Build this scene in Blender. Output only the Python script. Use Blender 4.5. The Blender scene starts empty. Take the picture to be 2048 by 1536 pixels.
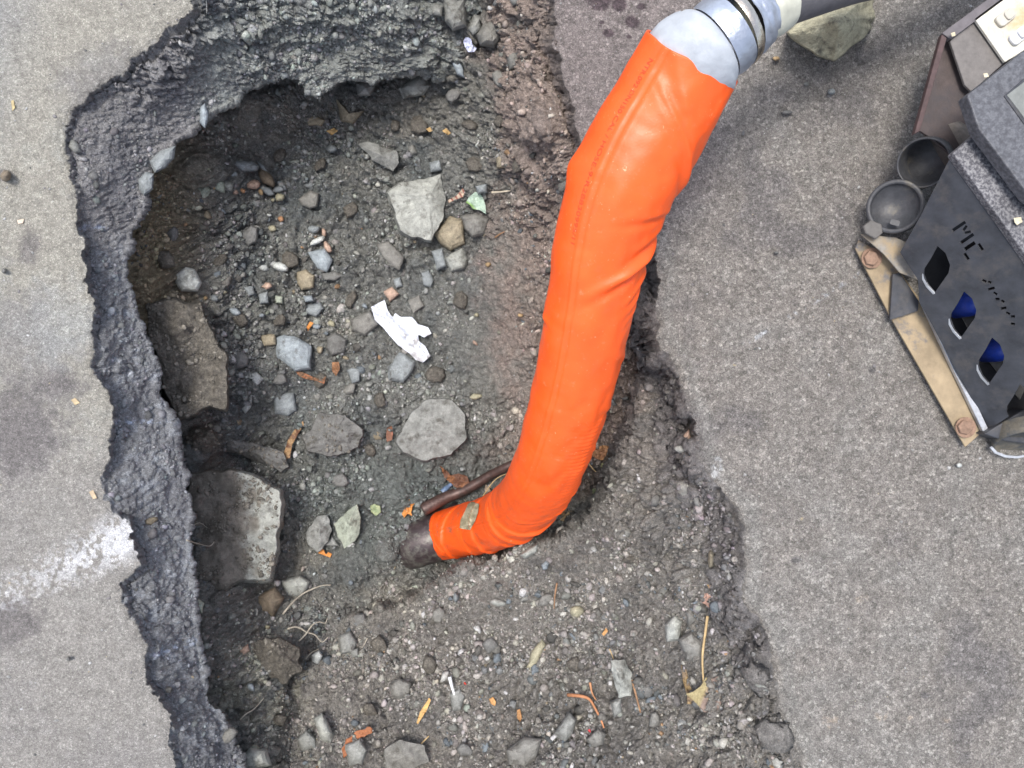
import bpy, math, random
import numpy as np
from mathutils import Vector
from mathutils.geometry import delaunay_2d_cdt
random.seed(7)
rng = np.random.default_rng(11)
scene = bpy.context.scene
C = scene.collection

# ------------------------------------------------------------------ camera
HC = 1.5            # height of the phone above the road (m)
FP = 1500.0         # focal length in pixels of the 2048 px wide photograph
cam_d = bpy.data.cameras.new("camera")
cam_d.sensor_width = 36.0
cam_d.lens = 36.0 * FP / 2048.0
cam_d.clip_start = 0.02
cam_d.clip_end = 200
cam = bpy.data.objects.new("camera", cam_d)
cam.location = (0, 0, HC)
cam.rotation_euler = (0, 0, 0)
C.objects.link(cam)
scene.camera = cam

# ------------------------------------------------------------------ sky, sun, exposure
SUN_EL, SUN_AZ = math.radians(77), math.radians(-38)      # azimuth from +Y towards +X
world = bpy.data.worlds.new("World")
scene.world = world
world.use_nodes = True
wn = world.node_tree
bg = wn.nodes["Background"]
sky = wn.nodes.new("ShaderNodeTexSky")
sky.sky_type = 'NISHITA'
sky.sun_disc = False
sky.sun_elevation = SUN_EL
sky.sun_rotation = SUN_AZ % (2 * math.pi)
sky.air_density = 1.0
sky.dust_density = 3.0
hs = wn.nodes.new("ShaderNodeHueSaturation")      # thin veil of cloud: a paler sky
hs.inputs["Saturation"].default_value = 0.62
wn.links.new(sky.outputs[0], hs.inputs["Color"])
wn.links.new(hs.outputs[0], bg.inputs[0])
bg.inputs[1].default_value = 0.15
sd = bpy.data.lights.new("sun", 'SUN')
sd.energy = 1.6
sd.angle = math.radians(18)
sd.color = (1.0, 0.95, 0.88)
sun = bpy.data.objects.new("sun", sd)
dirv = Vector((math.sin(SUN_AZ) * math.cos(SUN_EL), math.cos(SUN_AZ) * math.cos(SUN_EL), math.sin(SUN_EL)))
sun.rotation_euler = dirv.to_track_quat('Z', 'Y').to_euler()
sun.location = dirv * 5
C.objects.link(sun)
scene.view_settings.view_transform = 'Standard'
scene.view_settings.look = 'None'
scene.view_settings.exposure = 0.95
scene.view_settings.gamma = 1.0
try:
    scene.cycles.max_bounces = 6
    scene.cycles.diffuse_bounces = 4
except Exception:
    pass

# ------------------------------------------------------------------ helpers
def P(px, py, z):
    k = (HC - z) / FP
    return np.array([(px - 1024.0) * k, (768.0 - py) * k, z])

def tag(o, label=None, cat=None, group=None, kind=None):
    if label: o['label'] = label
    if cat: o['category'] = cat
    if group: o['group'] = group
    if kind: o['kind'] = kind
    return o

def empty(name, loc=(0, 0, 0)):
    o = bpy.data.objects.new(name, None)
    o.location = loc
    o.empty_display_size = 0.02
    C.objects.link(o)
    return o

def mesh_obj(name, co, faces, mat, parent=None, smooth=True, cols=None):
    """co (n,3), faces: list of tuples or (m,k) int array; the geometry is given in world space."""
    co = np.asarray(co, dtype=np.float64)
    me = bpy.data.meshes.new(name)
    ctr = np.zeros(3)
    if parent is None:
        ctr = np.array([(co[:, 0].min() + co[:, 0].max()) / 2, (co[:, 1].min() + co[:, 1].max()) / 2, co[:, 2].min()])
        off = ctr
    else:
        off = np.array(parent.matrix_local.translation) if parent.parent is None else \
            np.array(parent.matrix_local.translation) + np.array(parent.parent.location)
        off = np.array(parent.location)
        if parent.parent is not None:
            off = off + np.array(parent.parent.location)
    co = co - off
    if isinstance(faces, np.ndarray):
        k = faces.shape[1]
        me.vertices.add(len(co))
        me.vertices.foreach_set("co", co.astype(np.float32).ravel())
        me.loops.add(faces.size)
        me.loops.foreach_set("vertex_index", faces.astype(np.int32).ravel())
        me.polygons.add(len(faces))
        me.polygons.foreach_set("loop_start", np.arange(0, faces.size, k, dtype=np.int32))
        me.update(calc_edges=True)
    else:
        me.from_pydata([tuple(c) for c in co], [], faces)
        me.update()
    if cols is not None:
        at = me.color_attributes.new("Col", 'FLOAT_COLOR', 'POINT')
        c4 = np.ones((len(co), 4), np.float32)
        c4[:, :cols.shape[1]] = cols
        at.data.foreach_set("color", c4.ravel())
    if smooth:
        me.polygons.foreach_set("use_smooth", np.ones(len(me.polygons), dtype=bool))
    me.materials.append(mat)
    me.validate()
    o = bpy.data.objects.new(name, me)
    if parent is None:
        o.location = ctr
    else:
        o.parent = parent
    C.objects.link(o)
    return o

# ---- numpy noise
def _h(ix, iy, seed):
    n = (ix.astype(np.int64) * 374761393 + iy.astype(np.int64) * 668265263 + seed * 974711) & 0x7fffffff
    n = ((n ^ (n >> 13)) * 1274126177) & 0x7fffffff
    n = n ^ (n >> 16)
    return (n & 0xffff) / 65535.0

def vn(x, y, seed=0):
    ix = np.floor(x); iy = np.floor(y)
    fx = x - ix; fy = y - iy
    ux = fx * fx * (3 - 2 * fx); uy = fy * fy * (3 - 2 * fy)
    ix = ix.astype(np.int64); iy = iy.astype(np.int64)
    a = _h(ix, iy, seed); b = _h(ix + 1, iy, seed); c = _h(ix, iy + 1, seed); d = _h(ix + 1, iy + 1, seed)
    return (a * (1 - ux) + b * ux) * (1 - uy) + (c * (1 - ux) + d * ux) * uy   # 0..1

def fbm(x, y, scale, octv=4, seed=0, gain=0.5):
    s = 0; a = 1.0; t = 0
    ca, sa = math.cos(0.6), math.sin(0.6)
    x = np.asarray(x, float) / scale; y = np.asarray(y, float) / scale
    for o in range(octv):
        s = s + a * (vn(x, y, seed + o * 17) - 0.5)
        t += a; a *= gain
        x, y = (x * ca - y * sa) * 2.03 + 5.1, (x * sa + y * ca) * 2.03 + 1.7
    return s / t * 2     # about -1..1

def cell(x, y, scale, seed=0):
    x = np.asarray(x, float) / scale; y = np.asarray(y, float) / scale
    ix = np.floor(x).astype(np.int64); iy = np.floor(y).astype(np.int64)
    f1 = np.full(x.shape, 9.0); f2 = np.full(x.shape, 9.0); idv = np.zeros(x.shape)
    for dx in (-1, 0, 1):
        for dy in (-1, 0, 1):
            cx = ix + dx; cy = iy + dy
            hx = _h(cx, cy, seed); hy = _h(cx, cy, seed + 91)
            d = np.hypot(cx + hx - x, cy + hy - y)
            nf = d < f1
            f2 = np.where(nf, f1, np.minimum(f2, d))
            idv = np.where(nf, _h(cx, cy, seed + 333), idv)
            f1 = np.where(nf, d, f1)
    return f1, f2, idv

def sst(x, a, b):
    t = np.clip((x - a) / (b - a), 0, 1)
    return t * t * (3 - 2 * t)

def sdist(x, y, poly):
    """signed distance to closed polygon, negative inside"""
    d2 = np.full(x.shape, 1e18); ins = np.zeros(x.shape, bool)
    n = len(poly)
    for i in range(n):
        x0, y0 = poly[i]; x1, y1 = poly[(i + 1) % n]
        ex, ey = x1 - x0, y1 - y0
        t = np.clip(((x - x0) * ex + (y - y0) * ey) / (ex * ex + ey * ey + 1e-9), 0, 1)
        dd = (x - x0 - t * ex) ** 2 + (y - y0 - t * ey) ** 2
        d2 = np.minimum(d2, dd)
        if y0 != y1:
            cnd = ((y0 > y) != (y1 > y)) & (x < ex * (y - y0) / (y1 - y0) + x0)
            ins ^= cnd
    d = np.sqrt(d2)
    return np.where(ins, -d, d)

def rbf(ctrl, x, y):
    c = np.array(ctrl, float)
    D = np.hypot(c[:, None, 0] - c[None, :, 0], c[:, None, 1] - c[None, :, 1])
    A = np.zeros((len(c) + 1,) * 2); A[:-1, :-1] = D; A[-1, :-1] = 1; A[:-1, -1] = 1
    w = np.linalg.solve(A, np.append(c[:, 2], 0))
    s = np.full(x.shape, w[-1])
    for k in range(len(c)):
        s += w[k] * np.hypot(x - c[k, 0], y - c[k, 1])
    return s

# ------------------------------------------------------------------ materials
class NT:
    def __init__(self, name):
        self.m = bpy.data.materials.new(name); self.m.use_nodes = True
        self.t = self.m.node_tree; self.b = self.t.nodes["Principled BSDF"]
        self.tc = self.t.nodes.new("ShaderNodeTexCoord")
    def n(self, typ, **kw):
        nd = self.t.nodes.new(typ)
        for k, v in kw.items(): setattr(nd, k, v)
        return nd
    def l(self, a, b): self.t.links.new(a, b)
    def noise(self, scale, detail=4, rough=0.6, vec=None):
        nd = self.n("ShaderNodeTexNoise"); nd.inputs["Scale"].default_value = scale
        nd.inputs["Detail"].default_value = detail; nd.inputs["Roughness"].default_value = rough
        self.l(vec or self.tc.outputs["Object"], nd.inputs["Vector"]); return nd.outputs["Fac"]
    def vor(self, scale, feature='F1', out="Distance"):
        nd = self.n("ShaderNodeTexVoronoi", feature=feature); nd.inputs["Scale"].default_value = scale
        self.l(self.tc.outputs["Object"], nd.inputs["Vector"]); return nd.outputs[out]
    def vcell(self, scale):
        nd = self.n("ShaderNodeTexVoronoi"); nd.inputs["Scale"].default_value = scale
        self.l(self.tc.outputs["Object"], nd.inputs["Vector"])
        sp = self.n("ShaderNodeSeparateColor"); self.l(nd.outputs["Color"], sp.inputs[0]); return sp.outputs[0]
    def ramp(self, fac, stops):
        nd = self.n("ShaderNodeValToRGB"); self.l(fac, nd.inputs[0])
        e = nd.color_ramp.elements
        while len(e) < len(stops): e.new(0.5)
        for i, (p, c) in enumerate(stops):
            e[i].position = p
            e[i].color = (c, c, c, 1) if not isinstance(c, tuple) else (*c, 1)
        return nd.outputs[0]
    def mul(self, a, b, fac=1.0, mode='MULTIPLY'):
        nd = self.n("ShaderNodeMix", data_type='RGBA', blend_type=mode)
        if isinstance(fac, float): nd.inputs[0].default_value = fac
        else: self.l(fac, nd.inputs[0])
        for s, v in ((nd.inputs[6], a), (nd.inputs[7], b)):
            if isinstance(v, tuple): s.default_value = (*v, 1)
            else: self.l(v, s)
        return nd.outputs[2]
    def math(self, op, a, b):
        nd = self.n("ShaderNodeMath", operation=op)
        for s, v in ((nd.inputs[0], a), (nd.inputs[1], b)):
            if isinstance(v, (int, float)): s.default_value = v
            else: self.l(v, s)
        return nd.outputs[0]
    def bump(self, h, dist, strength=1.0, prev=None):
        nd = self.n("ShaderNodeBump"); nd.inputs["Strength"].default_value = strength
        nd.inputs["Distance"].default_value = dist
        self.l(h, nd.inputs["Height"])
        if prev: self.l(prev, nd.inputs["Normal"])
        return nd.outputs[0]
    def attr(self):
        nd = self.n("ShaderNodeAttribute", attribute_name="Col"); return nd.outputs["Color"]
    def fin(self, col=None, rough=None, nrm=None, metal=None, spec=None):
        if col is not None:
            if isinstance(col, tuple): self.b.inputs["Base Color"].default_value = (*col, 1)
            else: self.l(col, self.b.inputs["Base Color"])
        if rough is not None:
            if isinstance(rough, float): self.b.inputs["Roughness"].default_value = rough
            else: self.l(rough, self.b.inputs["Roughness"])
        if nrm is not None: self.l(nrm, self.b.inputs["Normal"])
        if metal is not None: self.b.inputs["Metallic"].default_value = metal
        if spec is not None: self.b.inputs["Specular IOR Level"].default_value = spec
        return self.m

def mat_pavement(name, agg, lo, hi, bumpd):
    t = NT(name)
    c = t.attr()
    v = t.ramp(t.vcell(agg), [(0.0, lo), (0.3, 0.9), (0.8, 1.08), (1.0, hi)])
    edge = t.ramp(t.vor(agg, feature='DISTANCE_TO_EDGE'), [(0.0, 0.72), (0.16, 1.03)])
    n1 = t.ramp(t.noise(agg * 2.0, 3, 0.75), [(0.3, 0.50), (0.5, 1.0), (0.70, 1.65)])
    n2 = t.ramp(t.noise(38, 5, 0.7), [(0.3, 0.83), (0.7, 1.17)])
    wet = t.ramp(t.noise(agg * 0.35, 3, 0.6), [(0.35, 0.85), (0.65, 1.12)])
    col = t.mul(t.mul(t.mul(t.mul(t.mul(c, v, 0.8), edge, 0.7), n1), n2), wet)
    # sparse pale grit
    sp = t.ramp(t.vor(agg * 0.42), [(0.05, 1.0), (0.11, 0.0)])
    col = t.mul(col, (0.42, 0.42, 0.43), sp if False else t.math('MULTIPLY', sp, 0.55), mode='MIX')
    b1 = t.bump(t.vor(agg), bumpd, 0.7)
    b2 = t.bump(t.noise(agg * 1.7, 4, 0.8), bumpd * 1.6, 0.9, b1)
    return t.fin(col, 0.85, b2, spec=0.35)

def mat_soil():
    t = NT("soil")
    c = t.attr()
    n1 = t.ramp(t.noise(75, 6, 0.75), [(0.3, 0.55), (0.5, 1.0), (0.70, 1.65)])
    n2 = t.ramp(t.noise(420, 3, 0.75), [(0.3, 0.6), (0.5, 1.0), (0.75, 1.75)])
    sp = t.ramp(t.vor(150), [(0.10, 1.0), (0.19, 0.0)])
    spc = t.ramp(t.vor(150, out="Color"), [(0.0, (0.12, 0.115, 0.11)), (0.6, (0.23, 0.225, 0.21)), (0.85, (0.36, 0.26, 0.16)), (1.0, (0.44, 0.46, 0.46))])
    col = t.mul(t.mul(c, n1), n2)
    col = t.mul(col, spc, t.math('MULTIPLY', sp, 0.75), mode='MIX')
    b1 = t.bump(t.noise(170, 5, 0.78), 0.010, 1.0)
    b15 = t.bump(t.vor(95), 0.008, 0.7, b1)
    b2 = t.bump(t.noise(620, 3, 0.7), 0.0030, 0.9, b15)
    r = t.ramp(t.noise(30, 4, 0.6), [(0.35, 0.55), (0.6, 0.85)])
    return t.fin(col, r, b2, spec=0.4)

def mat_rock(name="stone"):
    t = NT(name)
    c = t.attr()
    n1 = t.ramp(t.noise(45, 6, 0.7), [(0.3, 0.72), (0.5, 1.0), (0.7, 1.35)])
    n2 = t.ramp(t.noise(500, 3, 0.7), [(0.3, 0.75), (0.7, 1.3)])
    soil = t.ramp(t.noise(28, 5, 0.7), [(0.52, 0.0), (0.66, 0.75)])
    col = t.mul(t.mul(c, n1), n2)
    col = t.mul(col, (0.06, 0.055, 0.045), soil, mode='MIX')
    b1 = t.bump(t.noise(130, 6, 0.7), 0.004, 0.6)
    b2 = t.bump(t.noise(700, 3, 0.7), 0.001, 0.7, b1)
    return t.fin(col, 0.72, b2, spec=0.4)

def mat_gravel():
    t = NT("gravel_stone")
    c = t.attr()
    n1 = t.ramp(t.noise(260, 4, 0.7), [(0.3, 0.65), (0.7, 1.4)])
    b1 = t.bump(t.noise(420, 4, 0.7), 0.002, 0.8)
    return t.fin(t.mul(c, n1), 0.78, b1, spec=0.35)

def mat_simple(name, col, rough=0.6, metal=0.0, var=0.25, vs=60, bd=0.0008, bs=200, dirt=None, dirt_scale=25, dirt_lo=0.5, dirt_hi=0.65, spec=0.5):
    t = NT(name)
    n = t.ramp(t.noise(vs, 5, 0.65), [(0.3, 1 - var), (0.7, 1 + var)])
    c = t.mul(col, n)
    if dirt:
        c = t.mul(c, dirt, t.ramp(t.noise(dirt_scale, 6, 0.7), [(dirt_lo, 0.0), (dirt_hi, 1.0)]), mode='MIX')
    b = t.bump(t.noise(bs, 4, 0.6), bd, 0.8)
    return t.fin(c, rough, b, metal, spec)

def mat_attr(name, rough=0.7, bd=0.0008, bs=250):
    t = NT(name)
    n = t.ramp(t.noise(120, 4, 0.65), [(0.3, 0.8), (0.7, 1.2)])
    return t.fin(t.mul(t.attr(), n), rough, t.bump(t.noise(bs, 4, 0.6), bd, 0.8))

M_PL = mat_pavement("worn_asphalt", 330, 0.72, 1.45, 0.0022)
M_PR = mat_pavement("coarse_asphalt", 185, 0.58, 1.6, 0.0040)
M_SOIL = mat_soil()
M_ROCK = mat_rock()
M_GRAV = mat_gravel()
M_ATTR = mat_attr("organic")

# ------------------------------------------------------------------ terrain
def axis(lo, hi, step, far):
    a = list(np.arange(lo, hi + 0.1, step))
    s = step; v = hi
    out = []
    while v < hi + far:
        s *= 1.16; v += s; out.append(v)
    s = step; v = lo; pre = []
    while v > lo - far:
        s *= 1.16; v -= s; pre.append(v)
    return np.array(pre[::-1] + a + out)

AX = axis(-12, 2060, 1.75, 9000)
AY = axis(-12, 1548, 1.75, 9000)
X, Y = np.meshgrid(AX, AY)

RIM = [(380, -10), (388, 22), (350, 50), (325, 62), (300, 92), (262, 118), (245, 150), (215, 158), (188, 178), (160, 205),
       (131, 240), (128, 300), (140, 355), (155, 385), (152, 440), (168, 500), (165, 560), (186, 605), (190, 700), (180, 730),
       (215, 780), (222, 860), (212, 950), (200, 1000), (250, 1040), (262, 1070), (283, 1130), (238, 1165), (246, 1205),
       (272, 1250), (290, 1300), (290, 1370), (318, 1400), (345, 1440), (338, 1500), (352, 1545), (420, 1690), (900, 1760),
       (1500, 1730), (1608, 1560), (1592, 1500), (1560, 1440), (1548, 1340), (1525, 1250), (1482, 1205), (1490, 1120),
       (1478, 1020), (1440, 985), (1400, 930), (1392, 850), (1372, 790), (1350, 720), (1318, 690), (1308, 620), (1325, 560),
       (1300, 480), (1240, 400), (1180, 330), (1150, 240), (1130, 160), (1112, 90), (1110, 0), (1095, -120), (900, -210),
       (560, -150)]
# inner lip of the dark cut on the left and of the slumped bank at the top
LIP = [(1000, -400), (985, 20), (940, 70), (905, 110), (880, 165), (800, 150), (740, 168), (690, 160), (640, 190), (600, 160),
       (560, 150), (505, 160), (470, 195), (440, 218), (410, 232), (385, 262), (350, 292), (318, 320), (292, 372), (272, 430),
       (252, 520), (262, 600), (282, 650), (305, 700), (330, 780), (352, 870), (372, 960), (376, 1050), (382, 1150),
       (388, 1230), (402, 1330), (420, 1400), (452, 1440), (470, 1490), (490, 1560), (560, 1900), (-3000, 1900), (-3000, -400)]
MOUND = [(560, 1560), (560, 1300), (700, 1235), (835, 1195), (900, 1140), (1000, 1098), (1115, 1066), (1205, 1012), (1250, 935), (1282, 800),
         (1300, 690), (1300, 560), (1262, 440), (1200, 360), (1300, 200), (3000, 200), (3000, 3000), (560, 3000)]

wx = fbm(X, Y, 60, 4, 3) * 16 + fbm(X, Y, 12, 3, 5) * 5
wy = fbm(X, Y, 60, 4, 8) * 16 + fbm(X, Y, 12, 3, 9) * 5
rgx = fbm(X, Y, 24, 3, 301) * 9 + fbm(X, Y, 7, 2, 305) * 5
rgy = fbm(X, Y, 24, 3, 302) * 9 + fbm(X, Y, 7, 2, 306) * 5
dRim = sdist(X + wx * 0.4 + rgx, Y + wy * 0.4 + rgy, RIM)         # <0 in the pit
dLip = sdist(X + wx, Y + wy, LIP)                       # <0 in the wall band (or left pavement)
dMnd = sdist(X + wx, Y + wy, MOUND)

zB = rbf([(380, 0, -.02), (300, 90, -.02), (130, 240, -.02), (160, 400, -.02), (190, 700, -.02), (240, 1000, -.02),
          (285, 1290, -.02), (345, 1500, -.02), (640, 180, -.27), (500, 155, -.20), (400, 235, -.17), (300, 335, -.14),
          (270, 440, -.13), (262, 600, -.13), (330, 780, -.15), (370, 960, -.15), (380, 1150, -.15), (400, 1330, -.16),
          (480, 1536, -.18), (850, 160, -.38), (950, 80, -.38), (800, 0, -.2), (600, 0, -.13), (950, 0, -.30), (500, 60, -.12),
          (700, 80, -.24), (-500, 700, -.02)], X, Y)
zF = rbf([(300, 420, -.30), (350, 560, -.34), (300, 560, -.24), (400, 640, -.46), (380, 470, -.44), (450, 300, -.50), (500, 220, -.40), (380, 330, -.34), (600, 260, -.57), (700, 230, -.53), (900, 230, -.47),
          (600, 450, -.56), (800, 400, -.56), (950, 500, -.55), (600, 700, -.57), (800, 800, -.57), (950, 700, -.55),
          (1040, 700, -.50), (1050, 400, -.40), (1040, 200, -.26), (1060, 50, -.20), (990, 60, -.33), (1100, 250, -.12),
          (1110, 0, -.07), (1150, 330, -.16), (1130, 500, -.36), (1230, 420, -.16), (1280, 560, -.3), (1060, 850, -.56),
          (450, 900, -.60), (650, 950, -.63), (750, 1050, -.635), (765, 1098, -.60), (800, 1088, -.63), (700, 1130, -.585), (780, 1150, -.64), (780, 1050, -.635), (850, 1150, -.69), (900, 980, -.70), (980, 920, -.66),
          (900, 1130, -.70), (1100, 1000, -.70), (1200, 950, -.66), (1230, 750, -.5), (1262, 860, -.55), (640, 850, -.59), (560, 1150, -.60),
          (430, 1200, -.40), (650, 1230, -.58), (430, 1330, -.32), (500, 1400, -.34), (600, 1500, -.34), (390, 900, -.42), (385, 1050, -.42), (940, 850, -.60),
          (700, 1180, -.63)], X, Y)
zM = rbf([(1320, 700, -.16), (1340, 900, -.12), (1400, 1000, -.05), (1440, 1150, -.05), (1350, 1100, -.18), (1250, 1200, -.28),
          (1060, 1110, -.37), (1200, 1060, -.30), (950, 1170, -.47), (1270, 940, -.24), (1050, 1250, -.38), (850, 1250, -.50),
          (1450, 1350, -.10), (1200, 1400, -.28), (900, 1450, -.36), (600, 1300, -.52), (560, 1450, -.42), (700, 1536, -.34),
          (1100, 1536, -.24), (1400, 1450, -.15), (1500, 1500, -.04), (650, 1240, -.56), (1280, 560, -.2), (1310, 800, -.2),
          (1520, 1350, -.03)], X, Y)
floor = zF + (zM - zF) * sst(-dMnd, -12, 16)
inpit = zB + (floor - zB) * sst(dLip, -2, 15)
inpit = np.clip(inpit, -0.76, -0.012)
# wall shoulders: step right at the broken asphalt edge
zpit = inpit * sst(-dRim, -1, 10 + np.where(X > 1200, 34 * sst(fbm(X, Y, 70, 3, 401), -.3, .4), 0))
Z = np.where(dRim < 0, zpit, 0.0)
Z = np.where((dRim >= 0) & (dRim < 14), -0.004 * (1 - dRim / 14), Z)
k = (HC - Z) / FP
PX = (X - 1024) * k
PY = (768 - Y) * k
PZ = Z.copy()
# undercut behind the lip on the left and top
gy, gx = np.gradient(dLip)
gx = gx / np.gradient(AX)[None, :]; gy = gy / np.gradient(AY)[:, None]
gl = np.hypot(gx, gy) + 1e-9
uc = np.clip(dLip / 17, 0, 1)
uc = np.sin(uc * math.pi) * (dRim < -30) * (X < 900) * 0.022
PX -= gx / gl * uc
PY += gy / gl * uc
# displacement along the normal
def normals(a, b, c):
    ax, ay, az = np.gradient(a, axis=1), np.gradient(b, axis=1), np.gradient(c, axis=1)
    bx, by, bz = np.gradient(a, axis=0), np.gradient(b, axis=0), np.gradient(c, axis=0)
    nx = by * az - bz * ay; ny = bz * ax - bx * az; nz = bx * ay - by * ax
    l = np.sqrt(nx * nx + ny * ny + nz * nz) + 1e-12
    s = np.sign(nz.mean())
    return s * nx / l, s * ny / l, s * nz / l
nx, ny, nz = normals(PX, PY, PZ)
inner = sst(-dRim, 2, 14)
amp_far = (np.abs(X - 1024) < 1700) & (np.abs(Y - 768) < 1300)
# coordinates for the relief: stretched with depth down the walls so clods stay round
U = X + PZ * 520; V = Y - PZ * 260
big, big2, bid = cell(U + wx, V + wy, 46, 2)
med, med2, mid_ = cell(U + wx * 0.6, V + wy * 0.6, 19, 4)
sml, sml2, sid = cell(U + fbm(X, Y, 6, 2, 77) * 3, V + fbm(X, Y, 6, 2, 78) * 3, 8.5, 6)
def dome(f, g, idv):       # rounded clod with a crack round it, random height
    return np.clip(g - f, 0, 0.5) ** 0.45 * (0.35 + 0.9 * idv)
rough = 0.35 + 0.75 * sst(fbm(X, Y, 150, 3, 21), -0.35, 0.4)       # smoother and rougher areas
compact = .8 * sst(-(np.abs(X + wx * 2.5 - 985) - 70), -30, 50) * sst(Y, 420, 520) * (1 - sst(Y, 760, 840))   # trowelled strip left of the hose
bandm = sst(-dLip, 0, 12) * (X < 700)
h = (dome(big, big2, bid) * 0.034 * rough + dome(med, med2, mid_) * 0.0230 * rough + dome(sml, sml2, sid) * 0.0095
     + fbm(X, Y, 110, 3, 31) * 0.034 + fbm(U, V, 30, 4, 33, 0.65) * 0.022 + fbm(U, V, 5, 2, 35) * 0.0035)
h = h * (1 - 0.55 * compact)
h = h * (1 - 0.76 * bandm * sst(Y, 60, 240)) + bandm * (fbm(U, V, 6, 3, 47, .7) * .0045 + (med2 - med).clip(0, .3) * .006)
# vertical scoring of the saw and pick on the dark cut at the left
score = fbm(X * 1.0, Y * 0.6, 20, 4, 41) * 0.010 * bandm * sst(Y, 420, 640)
lipz = 1 - .75 * np.exp(-((dLip - 5) / 13) ** 2) * (X < 900)
h = (h * inner + score * inner) * lipz
hp = fbm(X, Y, 260, 3, 51) * 0.003 + fbm(X, Y, 5, 3, 53) * 0.0009 + fbm(X, Y, 22, 3, 55) * 0.0012
h = h + hp * (1 - inner) * 1.0
h = h * amp_far
PX += nx * h; PY += ny * h; PZ += nz * h

# ---- albedo (what the surfaces are coloured, before any light, the dark hollow right of the hose apart)
def blob(cx, cy, rx, ry, soft=0.5, w=0.35):
    return sst(1 - np.hypot((X - cx) / rx, (Y - cy) / ry) + n20 * w + n60 * w * 0.6, 0, soft)
def colmix(c, col, m):
    return c * (1 - m[..., None]) + np.array(col) * m[..., None]
n60 = fbm(X, Y, 60, 5, 61); n200 = fbm(X, Y, 220, 4, 63); n20 = fbm(X, Y, 18, 4, 65); n8 = fbm(X, Y, 7, 3, 67)
col = np.zeros(X.shape + (3,)); col[:] = (0.128, 0.127, 0.116)
col = colmix(col, (0.090, 0.095, 0.092), sst(n60, -0.1, 0.5))
col = colmix(col, (0.155, 0.145, 0.125), sst(n200 + n20 * 0.3, 0.15, 0.6))
# brown clay under the lip on the left
m = sst(430 - X, 0, 120) * sst(dLip, 0, 10) * (1 - sst(Y, 640, 760)); col = colmix(col, (0.165, 0.132, 0.078), m * 0.75)
# drier brown earth on the right bank and the mound
m = sst(X + n60 * 110 + n20 * 40, 950, 1090) * (1 - sst(Y, 850, 980)); col = colmix(col, (0.190, 0.152, 0.132), m * 0.9)
m = sst(-dMnd, 0, 30); col = colmix(col, (0.150, 0.141, 0.130), m * 0.8)
m = sst(-dMnd, 0, 30) * sst(n60, 0, 0.5); col = colmix(col, (0.105, 0.101, 0.096), m * 0.7)
# pale dusty clods, bottom left
m = sst(1 - np.hypot((X - 520) / 130, (Y - 1370) / 120), 0, 0.5) * sst(n20, -0.3, 0.3); col = colmix(col, (0.21, 0.205, 0.17), m * 0.8)
# wet dark silt round the pipe
m = sst(1 - np.hypot((X - 760) / 250, (Y - 1010) / 170), 0, 0.6); col = colmix(col, (0.088, 0.098, 0.092), m * 0.7)
# cut face of the asphalt
mb = sst(-dLip, -3, 4) * sst(-dRim, -2, 3)
cb = np.zeros_like(col); cb[:] = (0.128, 0.133, 0.141)
cb = colmix(cb, (0.170, 0.182, 0.200), sst(n20 + n8 * 0.7, 0.05, 0.7))
cb = colmix(cb, (0.135, 0.133, 0.135), (1 - sst(Y, 420, 560)) * 0.9)
cb = colmix(cb, (0.185, 0.196, 0.186), sst(X, 330, 460) * (1 - sst(Y, 180, 300)))
cb = colmix(cb, (0.085, 0.087, 0.095), sst(n60, 0.1, 0.5) * 0.6)
chalk_b = (np.exp(-((Y - 1295 - (X - 340) * -0.33) / 7.0) ** 2) + np.exp(-((Y - 455) / 6.0) ** 2) * (X < 215) + np.exp(-((Y - 632) / 5.0) ** 2) * (X < 240)
           + np.exp(-((Y - 845) / 5.0) ** 2)) * sst(n8 + n20 * .5, -0.1, 0.5)
cb = colmix(cb, (0.30, 0.35, 0.45), np.clip(chalk_b, 0, 1) * 0.6)
col = colmix(col, (0, 0, 0), mb) + cb * mb[..., None]
m = sst(X, 380, 480) * (1 - sst(X, 900, 1000)) * sst(Y, 220, 330) * (1 - sst(Y, 980, 1150))
col = col * (1 - m[..., None] * (1 - np.array((.97, 1.0, 1.03))))
m = blob(1190, 950, 60, 80, .5) * sst(-dRim, 0, 20); col = colmix(col, (.075, .055, .045), m * .7)  # wet reddish earth, with the deep hollow's shade painted into the colour
col = col * (1.85 - 0.10 * mb)[..., None]
# left pavement
pl = np.zeros_like(col); pl[:] = (0.325, 0.311, 0.270)
pl = colmix(pl, (0.36, 0.355, 0.315), sst(n60 + n20 * 0.4, 0.0, 0.6) * 0.8)
pl = colmix(pl, (0.205, 0.198, 0.200), sst(n200 + n20 * .3, -0.1, 0.5) * 0.6)
pl = colmix(pl, (0.270, 0.258, 0.245), sst(Y, 760, 1000) * 0.75)
m = np.maximum.reduce([blob(60, 490, 34, 50), blob(8, 352, 26, 18), blob(30, 860, 130, 130, .6), blob(120, 770, 70, 40, .6), blob(20, 1240, 90, 60, .6)])
pl = colmix(pl, (0.150, 0.138, 0.138), m * 0.7)
pl = colmix(pl, (0.33, 0.34, 0.335), blob(120, 640, 110, 120, .8) * 0.5)
pl = colmix(pl, (0.30, 0.31, 0.315), sst(160 - X - Y * .3, 0, 200) * 0.5)
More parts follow.
